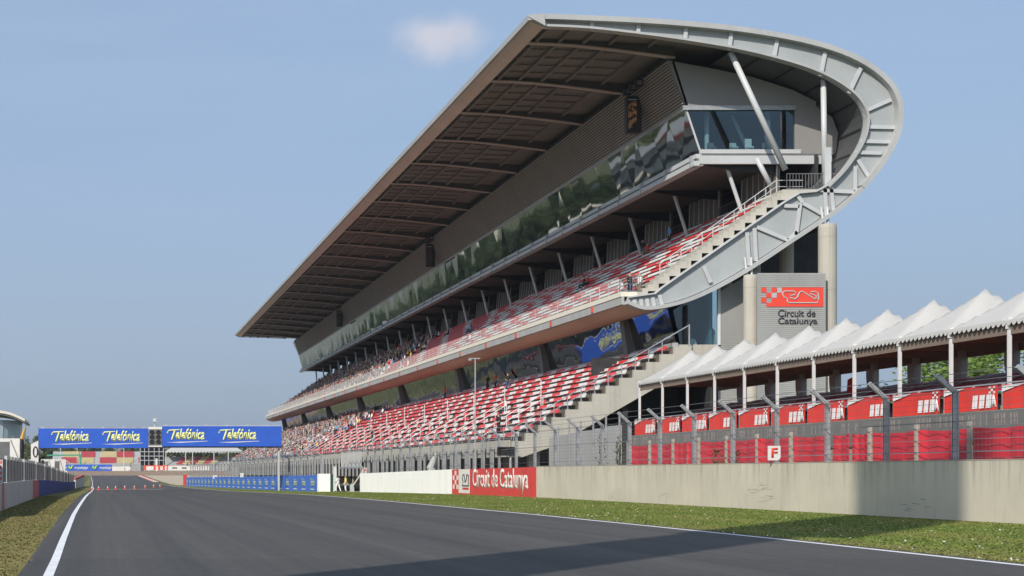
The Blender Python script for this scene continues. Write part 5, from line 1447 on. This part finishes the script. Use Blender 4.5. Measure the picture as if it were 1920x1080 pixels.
# position tower behind the pit wall: it throws the shadow over the track and the wall
bx, by = -7.2, 6.4
pt = thing('position_tower', (bx, by, 0), 'tall slim grey position tower on the pit side with a wider display head', 'tower')
PN = Vector((SUN_AZ.y, -SUN_AZ.x, 0))      # across the sun's direction
def slab(w0, w1, z0, z1, d, mat, name):
    b = MB(); c = Vector((bx, by, 0)); vs = []
    for z in (z0, z1):
        for (s_, e) in ((w0, -d), (w1, -d), (w1, d), (w0, d)):
            v = c + PN * s_ + SUN_AZ * e; vs.append((v.x, v.y, z))
    return b.add(vs, [(0, 3, 2, 1), (4, 5, 6, 7), (0, 1, 5, 4), (1, 2, 6, 5), (2, 3, 7, 6), (3, 0, 4, 7)]).build(name, mat, pt)
slab(-1.6, 1.2, 0, 27.6, .8, M['shade_grey'], 'shaft')
hd = slab(-1.85, 2.35, 27.605, 46, .9, M['steel_dark'], 'display_head')
for i in range(9):
    z = 29 + i * 1.7
    b = MB(); c = Vector((bx, by, 0)); vs = []
    for zz in (z, z + .9):
        for s_ in (-1.5, 2.0):
            v = c + PN * s_ - SUN_AZ * .92; vs.append((v.x, v.y, zz))
    b.add(vs, [(0, 1, 3, 2)]).build('number_panel', M['black'], hd, fix=False)
# ------------------------------------------------------------------ background beyond the first corner
YB = 640
def bx_(px): return (px - VX) * YB / F
def bz(py): return H + (HY - py) * YB / F
t = thing('advert_hoarding', (bx_(155), YB, bz(883)), 'long blue hoarding with white lettering and green M shapes beyond the corner', 'hoarding')
MB().box(bx_(96), bx_(210), YB, YB + .4, bz(883), bz(871)).build('board', M['blue'], t)
mv = text_mesh('movistar', bx_(166) - bx_(140), bz(874) - bz(880.2), .02)
for px in (100, 140, 187):
    if px == 187: mv2 = text_mesh('movistar', bx_(209.5) - bx_(187), bz(874) - bz(880.2), .02)
    lettering(mv if px != 187 else mv2, M['dull_white'], (bx_(px), YB - .01, bz(880.2)), FRONT, t)
for px in (127, 172):
    b = MB().tube([(bx_(px + u), YB - .05, bz(v)) for u, v in ((0, 880), (1.5, 875), (3, 874), (4.5, 878.5), (6.5, 878.5), (8.5, 874), (11, 873))], [.1, .3, .36, .4, .4, .34, .12], 6)
    b.build('emblem', M['lime'], t)
t = thing('white_barrier', (bx_(227), YB, bz(883)), 'plain white barrier right of the blue hoarding beyond the corner', 'barrier')
MB().prism([(bx_(210.3), bz(883)), (bx_(241), bz(883)), (bx_(245), bz(880.5)), (bx_(245), bz(876)), (bx_(241), bz(874.5)), (bx_(210.3), bz(875))], YB, YB + .5).build('block', M['whitewall'], t)
MB().box(bx_(233), bx_(235), YB - .03, YB - .005, bz(883), bz(876)).build('mark', M['shade_grey'], t)
t = thing('striped_hoarding', (bx_(320), YB, bz(882)), 'white hoarding with red stripes beyond the corner', 'hoarding')
hb_ = MB().box(bx_(270), bx_(392), YB + .1, YB + .5, bz(882), bz(873.5)).build('board', M['whitewall'], t)
for px in (270, 288, 296.5, 305, 312.5):
    MB().box(bx_(px), bx_(px + (4 if px < 312 else 2.2)), YB + .06, YB + .095, bz(881.5), bz(874)).build('stripe', M['sign_red'], t)
MB().box(bx_(270), bx_(316), YB + .05, YB + .095, bz(874) + .003, bz(872.6)).build('stripe', M['sign_red'], t)
for px in (323, 341): MB().box(bx_(px), bx_(px + 9), YB + .06, YB + .095, bz(879), bz(876)).build('grey_mark', M['steel_dark'], t)
b = MB()
for i in range(12): b.bar((bx_(246 + i * 2.1), YB + .2, bz(883)), (bx_(246 + i * 2.1), YB + .2, bz(874)), .1)
b.bar((bx_(246), YB + .2, bz(874)), (bx_(270), YB + .2, bz(874)), .15)
tag(b.build('gap_railing', M['galv'], origin=(bx_(258), YB, bz(883))), 'grey railing in the gap between the white barriers beyond the corner', 'railing')
# far stand with coloured seat blocks
YS2 = 660
def cx2(px): return (px - VX) * YS2 / F
def cz2(py): return H + (HY - py) * YS2 / F
fs_ = thing('far_stand', (cx2(200), YS2, 2.5), 'far open stand with blocks of red and yellow seats in two tiers', 'grandstand')
x0, x1 = cx2(98), cx2(296)
MB().add([(x0, YS2, 2.3), (x1, YS2, 2.3), (x1, YS2, cz2(870)), (x0, YS2, cz2(870)), (x0, YS2 + 12, cz2(848) + .5), (x1, YS2 + 12, cz2(848) + .5), (x1, YS2 + 12, 2.3), (x0, YS2 + 12, 2.3)],
         [(0, 1, 2, 3), (3, 2, 5, 4), (4, 5, 6, 7), (0, 3, 4, 7), (1, 6, 5, 2), (0, 7, 6, 1)]).build('terrace', M['shade_grey'], fs_)
def rake(v): return YS2 + 12 * v, cz2(870) + (cz2(848) + .5 - cz2(870)) * v
for (pa_, pb_, v0, v1, mat) in ((115, 145, .05, .46, 'r'), (147, 176, .05, .46, 'y'), (187, 218, .05, .46, 'r'), (219, 250, .05, .46, 'y'), (260, 290, .05, .46, 'r'),
                                (152, 178, .52, .95, 'r'), (190, 219, .52, .95, 'y'), (220, 252, .52, .95, 'r'), (118, 148, .52, .95, 'y')):
    b = MB(); n = 6
    for i in range(n):
        va = v0 + (v1 - v0) * i / n; ya, za = rake(va); yb2, zb2 = rake(va + (v1 - v0) / n * .7)
        b.box(cx2(pa_), cx2(pb_), ya, ya + .5, za + .1, za + .75)
    b.build('seat_block', M['seat_red_far'] if mat == 'r' else M['seat_yel_far'], fs_)
for k, px in enumerate((114, 145, 232)):
    t = thing('flagpole', (cx2(px), YS2 - 4, 2.4), 'thin white pole in front of the far stand, %s from the left' % ordinal(k), 'pole', 'poles before the far stand')
    MB().tube([(cx2(px), YS2 - 4, 2.4), (cx2(px), YS2 - 4, cz2(836))], [.16, .12], 6).build('shaft', M['white_metal'], t)
    MB().sphere((cx2(px), YS2 - 4, cz2(836)), .25).build('finial', M['white_metal'], t)
# dark scaffold tower under the start lights
t = thing('scaffold_tower', (cx2(283), YS2 - 8, 2.4), 'dark scaffold tower beside the far stand', 'tower')
b = MB()
for px in (262, 270, 278, 288, 297, 305):
    for dy in (0, 3): b.bar((cx2(px), YS2 - 8 + dy, 2.4), (cx2(px), YS2 - 8 + dy, cz2(839)), .22)
for py in (840, 848, 856, 864): b.box(cx2(261), cx2(306), YS2 - 8.1, YS2 - 4.9, cz2(py), cz2(py) + .25)
b.build('frame', M['steel'], t)
MB().box(cx2(262), cx2(305), YS2 - 5, YS2 - 4.8, 2.4, cz2(838)).build('netting', M['dark'], t)
MB().box(cx2(290), cx2(294), YS2 - 8.3, YS2 - 8.15, 2.4, cz2(860)).build('door', M['dull_white'], t)
# white canopy over a small stand
YC = 645
def dx_(px): return (px - VX) * YC / F
def dz_(py): return H + (HY - py) * YC / F
t = thing('canopy_stand', (dx_(382), YC, 2.4), 'small stand under a long white canopy right of the start lights', 'grandstand')
xa, xb2 = dx_(310), dx_(456)
MB().add([(xa, YC, dz_(847.5)), (xb2, YC, dz_(846.5)), (xb2 - 2.5, YC + 5, dz_(838)), (xa + 3, YC + 5, dz_(838)), (xb2, YC + 10, dz_(847)), (xa, YC + 10, dz_(847))], [(0, 1, 2, 3), (3, 2, 4, 5), (0, 3, 5), (1, 4, 2)]).build('canopy', M['canvas'], t, fix=False)
b = MB()
for i in range(24): b.add([(xa + (xb2 - xa) * i / 24, YC - .02, dz_(847.5) + .05), (xa + (xb2 - xa) * (i + 1) / 24, YC - .02, dz_(847.5) + .05), (xa + (xb2 - xa) * (i + .5) / 24, YC - .02, dz_(849.5))], [(0, 1, 2)])
b.build('valance', M['canvas'], t, fix=False)
for px in (311, 348, 361, 401, 428, 455): MB().bar((dx_(px), YC + .1, 2.3), (dx_(px), YC + .1, dz_(847.5)), .35).build('pole', M['steel'], t)
MB().add([(xa, YC + 1, 2.3), (xb2, YC + 1, 2.3), (xb2, YC + 1, dz_(872)), (xa, YC + 1, dz_(872)), (xb2, YC + 9, dz_(856)), (xa, YC + 9, dz_(856))], [(0, 1, 2, 3), (3, 2, 4, 5)]).build('terrace', M['shade_grey'], t, fix=False)
for k, (p0, p1, m_) in enumerate(((331, 343, 'r'), (343, 357, 'y'), (357, 368, 'r'), (368, 381, 'y'), (381, 393, 'r'), (393, 405, 'y'))):
    b = MB()
    for i in range(4):
        y = YC + 1.3 + i * 1.9; z = dz_(872) + (dz_(856) - dz_(872)) * (i * 1.9 + .3) / 8; o_ = i * 1.0
        MB().box(dx_(p0) + o_, dx_(p1) + o_ - .1, y, y + .5, z + .2, z + .95).build('seat_row', M['seat_red_far'] if m_ == 'r' else M['seat_yel_far'], t)
# ------------------------------------------------------------------ trees
def tree_meshes(seed, h, cw, leaf, nl, mat, airy=1.0, trunk_h=.3):
    r = random.Random(seed)
    b = MB(); tips = []
    def limb(p, d, l, rad, depth):
        pts = [p]; rs = [rad]; q = p.copy(); dd = d.copy()
        for i in range(4):
            dd = (dd + Vector((r.gauss(0, .16), r.gauss(0, .16), r.gauss(.03, .08)))).normalized(); q = q + dd * l / 4
            pts.append(q.copy()); rs.append(rad * (1 - .17 * (i + 1)))
        b.tube(pts, rs, 6 if depth == 0 else 4)
        if depth >= 2: tips.append((q.copy(), dd.copy())); tips.append((pts[2].copy(), dd.copy())); return
        for _ in range(4 if depth == 0 else 4):
            a = r.uniform(0, 6.28); up = r.uniform(.15, .95)
            nd = Vector((math.cos(a), math.sin(a), up)).normalized(); k = r.choice([2, 3, 4]) if depth else r.choice([3, 4])
            limb(pts[k], nd, l * r.uniform(.45, .72), rs[k] * .6, depth + 1)
        tips.append((q.copy(), dd.copy()))
    limb(Vector((0, 0, 0)), Vector((0, 0, 1)), h * (trunk_h + .25), h * .022, 0)
    mx = max(t[0].z for t in tips); mw = max(max(abs(t[0].x), abs(t[0].y)) for t in tips) or 1
    lf = MB()
    clumps = []
    for t_, d in tips:
        c = Vector((t_.x / mw * cw * .5 * .85, t_.y / mw * cw * .5 * .85, h * trunk_h + (t_.z - h * trunk_h) / (mx - h * trunk_h) * h * (.93 - trunk_h)))
        clumps.append((c, r.uniform(.35, 1) * cw * .17))
    for _ in range(int(14 * airy)):
        a = r.uniform(0, 6.28); z = r.uniform(trunk_h * .9, .97); rad = cw * .5 * math.sin(PI * min(1, max(.08, (z - trunk_h * .7) / (1.06 - trunk_h * .7)))) ** .7 * r.uniform(.5, 1)
        clumps.append((Vector((rad * math.cos(a), rad * math.sin(a), z * h)), r.uniform(.4, 1) * cw * .16))
    for _ in range(nl):
        c, s_ = r.choice(clumps)
        v = Vector((r.gauss(0, 1), r.gauss(0, 1), r.gauss(0, .75))); v = v.normalized() * s_ * r.random() ** .45
        p = c + v; n = (v.normalized() + Vector((r.gauss(0, .6), r.gauss(0, .6), r.gauss(.3, .6)))).normalized()
        u = n.cross(Vector((0, 0, 1)) if abs(n.z) < .9 else Vector((1, 0, 0))).normalized(); w = n.cross(u)
        l = leaf * r.uniform(.6, 1.3); k = l * .55
        lf.add([p - u * l, p - w * k * .6, p + u * l, p + w * k], [(0, 1, 2, 3)])
    ot = b.build('trunk', M['bark']); ol = lf.build('crown', mat, fix=False)
    mt, ml = ot.data, ol.data
    # scale the skeleton like the clumps
    for v in mt.vertices:
        if v.co.z > h * trunk_h * .6:
            v.co.x *= cw * .5 * .85 / mw; v.co.y *= cw * .5 * .85 / mw
    bpy.data.objects.remove(ot); bpy.data.objects.remove(ol)
    return mt, ml
T_DARK = [tree_meshes(40 + i, 12, 9, .34, 4200, M['leaf'], 1.2) for i in range(3)]
T_OLIVE = [tree_meshes(60 + i, 10, 7.5, .3, 3600, M['leaf3'], 1.1) for i in range(2)]
T_AIRY = tree_meshes(81, 9, 7.5, .15, 5200, M['leaf2'], .8)
def plant(me, loc, s, rz, label, group=None, name='tree'):
    t = thing(name, loc, label, 'tree', group, rz); t.scale = (s[0], s[0], s[1]) if isinstance(s, tuple) else (s, s, s)
    link('trunk', me[0], t); link('crown', me[1], t)
    return t
r = random.Random(77)
# row behind the far stand
for i in range(26):
    px = 70 + i * 17.5 + r.uniform(-4, 4); Y = 690 + r.uniform(0, 30)
    p = W(px, 0, Y); ztop = H + (HY - r.uniform(832, 842)) * Y / F
    m_ = (T_DARK + T_OLIVE)[r.randrange(5)]; hh = 12 if m_ in T_DARK else 10
    s_ = (ztop - 2) / hh
    plant(m_, (p.x, Y, 2.0), (s_ * 1.05, s_), r.uniform(0, 6), 'dark tree in the wood behind the far stands', 'trees behind the far stands')
for i, (px, top, Y) in enumerate(((63, 813, 420), (52, 833, 400), (70, 846, 380), (462, 846, 560), (480, 850, 540), (497, 849, 580))):
    p = W(px, 0, Y); ztop = H + (HY - top) * Y / F; z = zg(Y)
    lab = ['green tree rising between the control building and the gantry, the taller one', 'low green tree beside the control building', 'small bushy tree behind the gantry support', 'dark tree at the right end of the white canopy', 'dark tree between the white canopy and the crowded stand', 'dark tree just behind the crowded lower tier'][i]
    plant(T_OLIVE[i % 2], (p.x, Y, z), ((ztop - z) / 10 * .8, (ztop - z) / 10), r.uniform(0, 6), lab)
# two airy trees behind the tents
for i, (px, top, Y) in enumerate(((1775, 640, 100), (1868, 632, 98), (1640, 722, 130))):
    p = W(px, 0, Y); ztop = H + (HY - top) * Y / F
    lab = ['light green airy tree behind the tents, left of the two', 'light green feathery tree behind the tents nearest the camera', 'low shrubby tree top behind the tents by the red flag'][i]
    plant(T_AIRY, (p.x, Y, 0), (ztop / 9 * .95, ztop / 9), i * 1.9, lab)
# paddock trees, seen in the mirror glazing
for i in range(58):
    Y = 408 + i * 10 + r.uniform(-3, 3); x = -70 - (i % 2) * 16 - r.uniform(0, 8)
    m_ = (T_DARK + T_OLIVE)[r.randrange(5)]; s_ = r.uniform(1.25, 1.75)
    plant(m_, (x, Y, 0), (s_ * 1.25, s_), r.uniform(0, 6), 'dark tree in the row behind the paddock', 'trees behind the paddock')
# ------------------------------------------------------------------ people
def body_meshes(pose):
    """one continuous body grown on a skeleton; clothing shells follow it. Faces -Y, feet at z = 0."""
    J = {'pel': (0, 0, .95, .135), 'wai': (0, .0, 1.10, .125), 'che': (0, .01, 1.30, .15), 'nec': (0, .015, 1.46, .06), 'hed': (0, -.005, 1.58, .095), 'top': (0, 0, 1.68, .075), 'nos': (0, -.105, 1.585, .018)}
    E = [('pel', 'wai', 'torso'), ('wai', 'che', 'torso'), ('che', 'nec', 'neck'), ('nec', 'hed', 'head'), ('hed', 'top', 'head'), ('hed', 'nos', 'head')]
    for s, n in ((-1, 'l'), (1, 'r')):
        J['ear' + n] = (s * .092, .01, 1.585, .02); E.append(('hed', 'ear' + n, 'head'))
        J['sho' + n] = (s * .185, .01, 1.40, .068); E.append(('che', 'sho' + n, 'torso'))
        if pose == 'stand':
            el, wr = (s * .25, .03, 1.12, .045), (s * .25, -.07, .88, .033); fd = Vector((0, -.25, -1)).normalized()
        elif pose == 'lean':
            el, wr = (s * .27, -.06, 1.14, .045), (s * .16, -.33, 1.10, .033); fd = Vector((-s * .5, -.85, -.1)).normalized()
        else:
            el, wr = (s * .25, -.05, 1.12, .045), (s * .14, -.30, 1.02, .033); fd = Vector((-s * .3, -.9, -.3)).normalized()
        J['elb' + n], J['wri' + n] = el, wr
        E += [('sho' + n, 'elb' + n, 'arm'), ('elb' + n, 'wri' + n, 'forearm')]
        w = Vector(wr[:3]); sd = fd.cross(Vector((0, 0, 1))).normalized() if abs(fd.z) < .9 else Vector((0, 1, 0))
        J['pal' + n] = (*(w + fd * .085), .028); E.append(('wri' + n, 'pal' + n, 'hand'))
        for i, l in enumerate((.075, .088, .082, .062)):
            a = w + fd * .095 + sd * (i - 1.5) * .019; m = a + fd * l * .55; e = a + fd * l + Vector((0, .0, -.02))
            J['f%da' % i + n] = (*m, .009); J['f%db' % i + n] = (*e, .008)
            E += [('pal' + n, 'f%da' % i + n, 'hand'), ('f%da' % i + n, 'f%db' % i + n, 'hand')]
        a = w + fd * .035 - sd * .04; J['tha' + n] = (*a, .011); J['thb' + n] = (*(a + fd * .05 - sd * .015), .009)
        E += [('wri' + n, 'tha' + n, 'hand'), ('tha' + n, 'thb' + n, 'hand')]
        if pose == 'sit':
            J['hip' + n] = (s * .10, -.02, .93, .1); J['kne' + n] = (s * .13, -.46, .95, .062); J['ank' + n] = (s * .13, -.44, .53, .045); J['toe' + n] = (s * .15, -.64, .50, .04)
        elif pose == 'walk':
            J['hip' + n] = (s * .10, 0, .88, .098); J['kne' + n] = (s * .10, -.14 * s - .05, .50, .062); J['ank' + n] = (s * .10, -.26 * s + .06, .09, .045); J['toe' + n] = (s * .12, -.26 * s - .13, .045, .04)
        else:
            J['hip' + n] = (s * .10, 0, .88, .098); J['kne' + n] = (s * .115, -.02, .50, .062); J['ank' + n] = (s * .12, .03, .09, .045); J['toe' + n] = (s * .15, -.16, .045, .04)
        E += [('pel', 'hip' + n, 'hip'), ('hip' + n, 'kne' + n, 'leg'), ('kne' + n, 'ank' + n, 'leg'), ('ank' + n, 'toe' + n, 'foot')]
    if pose == 'sit':      # the seat carries the hips: drop everything so that the feet are at z = 0
        J = {k: (x, y, z - .455, q) for k, (x, y, z, q) in J.items()}
    if pose == 'walk':     # bring the arms into the stride
        for s, n in ((-1, 'l'), (1, 'r')):
            for k in list(J):
                if k.endswith(n) and k[:3] in ('elb', 'wri', 'pal', 'f0a', 'f0b', 'f1a', 'f1b', 'f2a', 'f2b', 'f3a', 'f3b', 'tha', 'thb'):
                    x, y, z, q = J[k]; J[k] = (x, y + s * .14 * (1.45 - z), z, q)
    names = list(J); idx = {k: i for i, k in enumerate(names)}
    me = bpy.data.meshes.new('person_body'); me.from_pydata([J[k][:3] for k in names], [(idx[a], idx[b]) for a, b, _ in E], [])
    ob = bpy.data.objects.new('person_body', me); COL.objects.link(ob)
    sk = ob.modifiers.new('skin', 'SKIN'); sk.use_smooth_shade = True
    for i, k in enumerate(names):
        me.skin_vertices[0].data[i].radius = (J[k][3], J[k][3] * (.78 if k in ('pel', 'wai', 'che') else 1)); me.skin_vertices[0].data[i].use_root = (k == 'pel')
    ss = ob.modifiers.new('sub', 'SUBSURF'); ss.levels = 1; ss.render_levels = 1
    dg = bpy.context.evaluated_depsgraph_get(); full = bpy.data.meshes.new_from_object(ob.evaluated_get(dg))
    bpy.data.objects.remove(ob)
    P = {k: Vector(J[k][:3]) for k in names}
    def region(c):
        best, lab, tt = 9, None, 0
        for a, b_, l in E:
            d = P[b_] - P[a]; t = max(0, min(1, (c - P[a]).dot(d) / d.length_squared)); q = (c - P[a] - d * t).length
            q -= J[a][3] + (J[b_][3] - J[a][3]) * t
            if q < best: best, lab, tt = q, l, t
        return lab, tt
    regs = [region(p.center) for p in full.polygons]
    def shell(keep, off, name):
        bm = bmesh.new(); bm.from_mesh(full); bm.faces.ensure_lookup_table()
        bmesh.ops.delete(bm, geom=[f for f in bm.faces if not keep(*regs[f.index], full.polygons[f.index].center)], context='FACES')
        bm.normal_update()
        for v in bm.verts: v.co += v.normal * off
        m = bpy.data.meshes.new(name); bm.to_mesh(m); bm.free()
        m.polygons.foreach_set('use_smooth', [True] * len(m.polygons)); return m
    out = {'body': full}
    out['shirt'] = shell(lambda l, t, c: l in ('torso', 'arm') or (l == 'forearm' and t < .1) or (l == 'neck' and t < .35), .014, 'shirt')
    out['trousers'] = shell(lambda l, t, c: l in ('hip', 'leg'), .012, 'trousers')
    out['shoes'] = shell(lambda l, t, c: l == 'foot', .012, 'shoes')
    hz = P['hed'].z
    out['hair'] = shell(lambda l, t, c: l == 'head' and (c.z > hz + .045 or (c.y > .02 and c.z > hz - .05)), .014, 'hair')
    full.materials.append(M['skin'])
    for k in ('shirt', 'trousers', 'shoes', 'hair'): out[k].materials.append(M['dull_white'])
    return out
BODY = {p: body_meshes(p) for p in ('stand', 'sit', 'walk', 'lean')}
CL = {'white': (.75, .74, .72), 'black': (.015, .015, .018), 'red': (.55, .03, .03), 'navy': (.02, .035, .10), 'grey': (.25, .25, .26), 'pink': (.65, .3, .32), 'sky blue': (.12, .3, .6), 'yellow': (.7, .55, .08), 'khaki': (.3, .25, .16), 'denim': (.06, .10, .2)}
CM = {k: paint(k + ' cloth', v, .85, 0, .12, 5) for k, v in CL.items()}
HM = [M['hair'], paint('brown hair', (.09, .045, .02), .6), paint('fair hair', (.30, .20, .09), .6)]
rp = random.Random(5)
def person(pose, loc, rz, shirt, trousers, label, group=None, s=1.0, hair=None):
    t = thing('person', loc, label, 'person', group, rz); t.scale = (s, s, s)
    B = BODY[pose]
    bo = link('body', B['body'], t)
    for k, m in (('shirt', CM[shirt]), ('trousers', CM[trousers]), ('shoes', CM['black']), ('hair', hair or rp.choice(HM))):
        o = link(k, B[k], bo); o.material_slots[0].link = 'OBJECT'; o.material_slots[0].material = m
    return t
RIGHT = -PI / 2      # facing the track
def lower(row, y): return (XL + row * DXL + .52, y, ZL + row * DZL)
def upper(row, y): return (XU + row * DXU + .48, y, ZU + row * DZU)
def lower_step(row, y): return (XL + row * DXL + .3, y, ZL + row * DZL)
zd = sec(0, 546)[1]
# the little group in the near front corner of the upper tier
for (x, y, sh, tr_, pose, lab) in ((37.6, 106.0, 'black', 'navy', 'lean', 'person in black leaning on the railing at the near corner of the upper tier'),
                                   (37.9, 106.6, 'white', 'denim', 'stand', 'person in a white shirt and jeans standing at the near corner railing'),
                                   (38.1, 107.3, 'grey', 'black', 'stand', 'person in grey standing behind the corner railing'),
                                   (38.3, 106.0, 'white', 'khaki', 'stand', 'person in white and khaki at the right end of the corner railing')):
    person(pose, (x, y, ZU + .01), RIGHT + rp.uniform(-.5, .5), sh, tr_, lab)
SP = [('walk', lower_step(1, 113.2), 'black', 'black', 'person all in black on the lower rows by the aisle nearest the camera end', .3),
      ('sit', lower(5, 126), 'white', 'navy', 'person in white seated alone among the lower red seats', 0),
      ('sit', lower(5, 127.2), 'red', 'khaki', 'person in red seated next to the lone one in white on the lower tier', 0),
      ('walk', lower_step(10, 142), 'black', 'denim', 'person in a black top walking along the top of the lower tier', 1.4),
      ('stand', lower_step(11, 150), 'red', 'black', 'person in a red top standing at the back of the lower tier', 0),
      ('stand', lower_step(11, 153), 'black', 'black', 'person in black standing beside the red top at the back of the lower tier', .4),
      ('stand', lower_step(11, 172), 'red', 'navy', 'person in red standing at the dark glazing behind the lower tier', 0),
      ('walk', lower_step(2, 171), 'black', 'black', 'person in black coming down an aisle of the lower tier', .2),
      ('sit', upper(8, 136), 'red', 'black', 'person in red seated high in the middle of the upper tier', 0),
      ('sit', upper(8, 137), 'black', 'navy', 'person in black seated beside the red one high in the upper tier', 0),
      ('stand', upper(11, 128.5), 'black', 'denim', 'person in black standing on the top rows of the upper tier', .5),
      ('sit', upper(11, 127.4), 'red', 'khaki', 'person in red seated on the top rows near the standing one', 0),
      ('stand', upper(12, 124.5), 'sky blue', 'black', 'person in a sky blue shirt on the top row of the upper tier', 0),
      ('sit', upper(3, 164), 'white', 'denim', 'person in white seated low in the upper tier halfway along', 0),
      ('sit', upper(7, 176), 'sky blue', 'navy', 'person in sky blue seated in the upper tier halfway along', 0),
      ('sit', upper(8, 179), 'black', 'denim', 'person in black seated above the sky blue one halfway along', 0),
      ('stand', upper(0, 186), 'white', 'khaki', 'person in white standing at the upper front railing halfway along', 0),
      ('stand', upper(0, 188.3), 'red', 'navy', 'person in red standing at the upper front railing', 0),
      ('stand', upper(0, 190.0), 'pink', 'denim', 'person in pink standing at the upper front railing', 0),
      ('stand', upper(0, 109.8), 'white', 'black', 'person in white standing at the upper railing just beyond the near corner', 0)]
for pose, loc, sh, tr_, lab, dz in SP: person(pose, loc, RIGHT + dz, sh, tr_, lab)
p = W(634, 915, 161)
person('walk', (p.x, 161, zg(161) - .01), PI + .6, 'white', 'white', 'marshal in white overalls in the gap of the wall beside the gate post')
person('stand', (p.x + .9, 161.6, zg(161) - .01), PI + 1.6, 'yellow', 'white', 'marshal in a yellow top and white trousers at the gate')
# spectators of the packed far end: the nearest ones singly, the rest as one crowd
shirts = ['white', 'white', 'white', 'black', 'red', 'navy', 'grey', 'pink', 'sky blue', 'yellow', 'white']
def free(tier):
    if tier == 'lower':
        y = 205 + 125 * rp.random(); return lower(rp.randrange(NL), y), y
    y = 195 + 135 * rp.random(); return upper(rp.randrange(NU), y), y
taken = {}
def claim(tier, row, y):
    k = (tier, row, round(y / .5)); ok = k not in taken; taken[k] = 1; return ok
near = []
for tier, n, ya, yb, x in (('lower', 95, 203, 236, lower), ('upper', 75, 196, 240, upper)):
    c = 0
    while c < n:
        row = rp.randrange(NL if tier == 'lower' else NU); y = ya + (yb - ya) * rp.random() ** .7; y = round(y / .5) * .5
        if tier == 'lower' and rp.random() > (.2 + (y - ya) / (yb - ya)) and row < 8: continue
        if not claim(tier, row, y): continue
        person('sit', x(row, y), RIGHT + rp.uniform(-.2, .2), rp.choice(shirts), rp.choice(['navy', 'denim', 'black', 'khaki']),
               'seated spectator in the packed far half of the %s tier' % tier, 'spectators in the far half of the %s tier' % tier)
        c += 1
CROWD_WHITE = paint('off white cloth', (.5, .49, .47), .85, 0, .15, 5)
from mathutils import noise as mnoise
def crowd(name, tier, label, ya, yb, dens):
    fn = lower if tier == 'lower' else upper
    mats = [CROWD_WHITE if k == 'white' else CM[k] for k in ('white', 'black', 'red', 'navy', 'grey', 'pink', 'sky blue', 'yellow', 'denim')] + [M['skin'], M['hair']]
    wts = [9, 8, 2, 4, 5, .6, .9, .5]
    b = MB(); y = ya
    while y < yb:
        for row in range(NL if tier == 'lower' else NU):
            if rp.random() > dens * min(1, .3 + (y - ya) / 25) * min(1, max(.12, .95 + 1.5 * mnoise.noise(Vector((y * .35, row * .45, 7 if tier == 'lower' else 3))))) or not claim(tier, row, y): continue
            x, yy, z = fn(row, y); x += rp.uniform(-.05, .05); yy += rp.uniform(-.08, .08); q = rp.choices(range(8), wts)[0]; h = rp.uniform(-.06, .1); yy += rp.uniform(-.1, .1)
            if rp.random() < .08: h += .4
            b.add([(x - .1, yy - .21, z + .42), (x - .1, yy + .21, z + .42), (x + .14, yy + .2, z + .42), (x + .14, yy - .2, z + .42), (x - .08, yy - .24, z + .92 + h), (x - .08, yy + .24, z + .92 + h), (x + .12, yy + .22, z + .95 + h), (x + .12, yy - .22, z + .95 + h),
                   (x, yy - .07, z + 1.0 + h), (x, yy + .07, z + 1.0 + h), (x + .1, yy, z + 1.0 + h)],
                  [(0, 3, 2, 1), (0, 1, 5, 4), (1, 2, 6, 5), (2, 3, 7, 6), (3, 0, 4, 7), (4, 5, 9, 8), (5, 6, 10, 9), (6, 7, 8, 10), (7, 4, 8)], q)
            b.add([(x - .42, yy - .17, z + .36), (x - .42, yy + .17, z + .36), (x - .1, yy + .18, z + .38), (x - .1, yy - .18, z + .38), (x - .44, yy - .16, z + .5), (x - .44, yy + .16, z + .5), (x - .1, yy + .18, z + .55), (x - .1, yy - .18, z + .55),
                   (x - .46, yy - .15, z + .02), (x - .46, yy + .15, z + .02)], [(4, 5, 6, 7), (4, 7, 3, 0), (5, 1, 2, 6), (4, 0, 8), (5, 9, 1), (4, 8, 9, 5)], rp.choice([1, 3, 8, 8, 4]))
            # bent arms
            for s_ in (-1, 1):
                b.add([(x - .02, yy + s_ * .22, z + .86 + h), (x - .04, yy + s_ * .30, z + .62 + h), (x - .28, yy + s_ * .16, z + .62 + h), (x - .04, yy + s_ * .2, z + .7 + h)], [(0, 1, 2, 3)], q if rp.random() < .9 else 9)
            b.sphere((x - .02, yy, z + 1.13 + h), .092, 9, 6, (.95, .85, 1.15))
            hm = 10 if rp.random() < .8 else rp.choice([0, 2, 3])
            b.sphere((x + .015, yy, z + 1.18 + h), .108, hm, 6, (.95, .92, 1.0))
        y += .5
    o = b.build(name, mats, fix=False)
    tag(o, label, 'crowd', None, 'stuff')
crowd('crowd', 'lower', 'dense crowd filling the far end of the lower tier', 218, YE - 1, .85)
crowd('crowd', 'upper', 'crowd filling the far end of the upper tier', 214, YE - 1, .7)
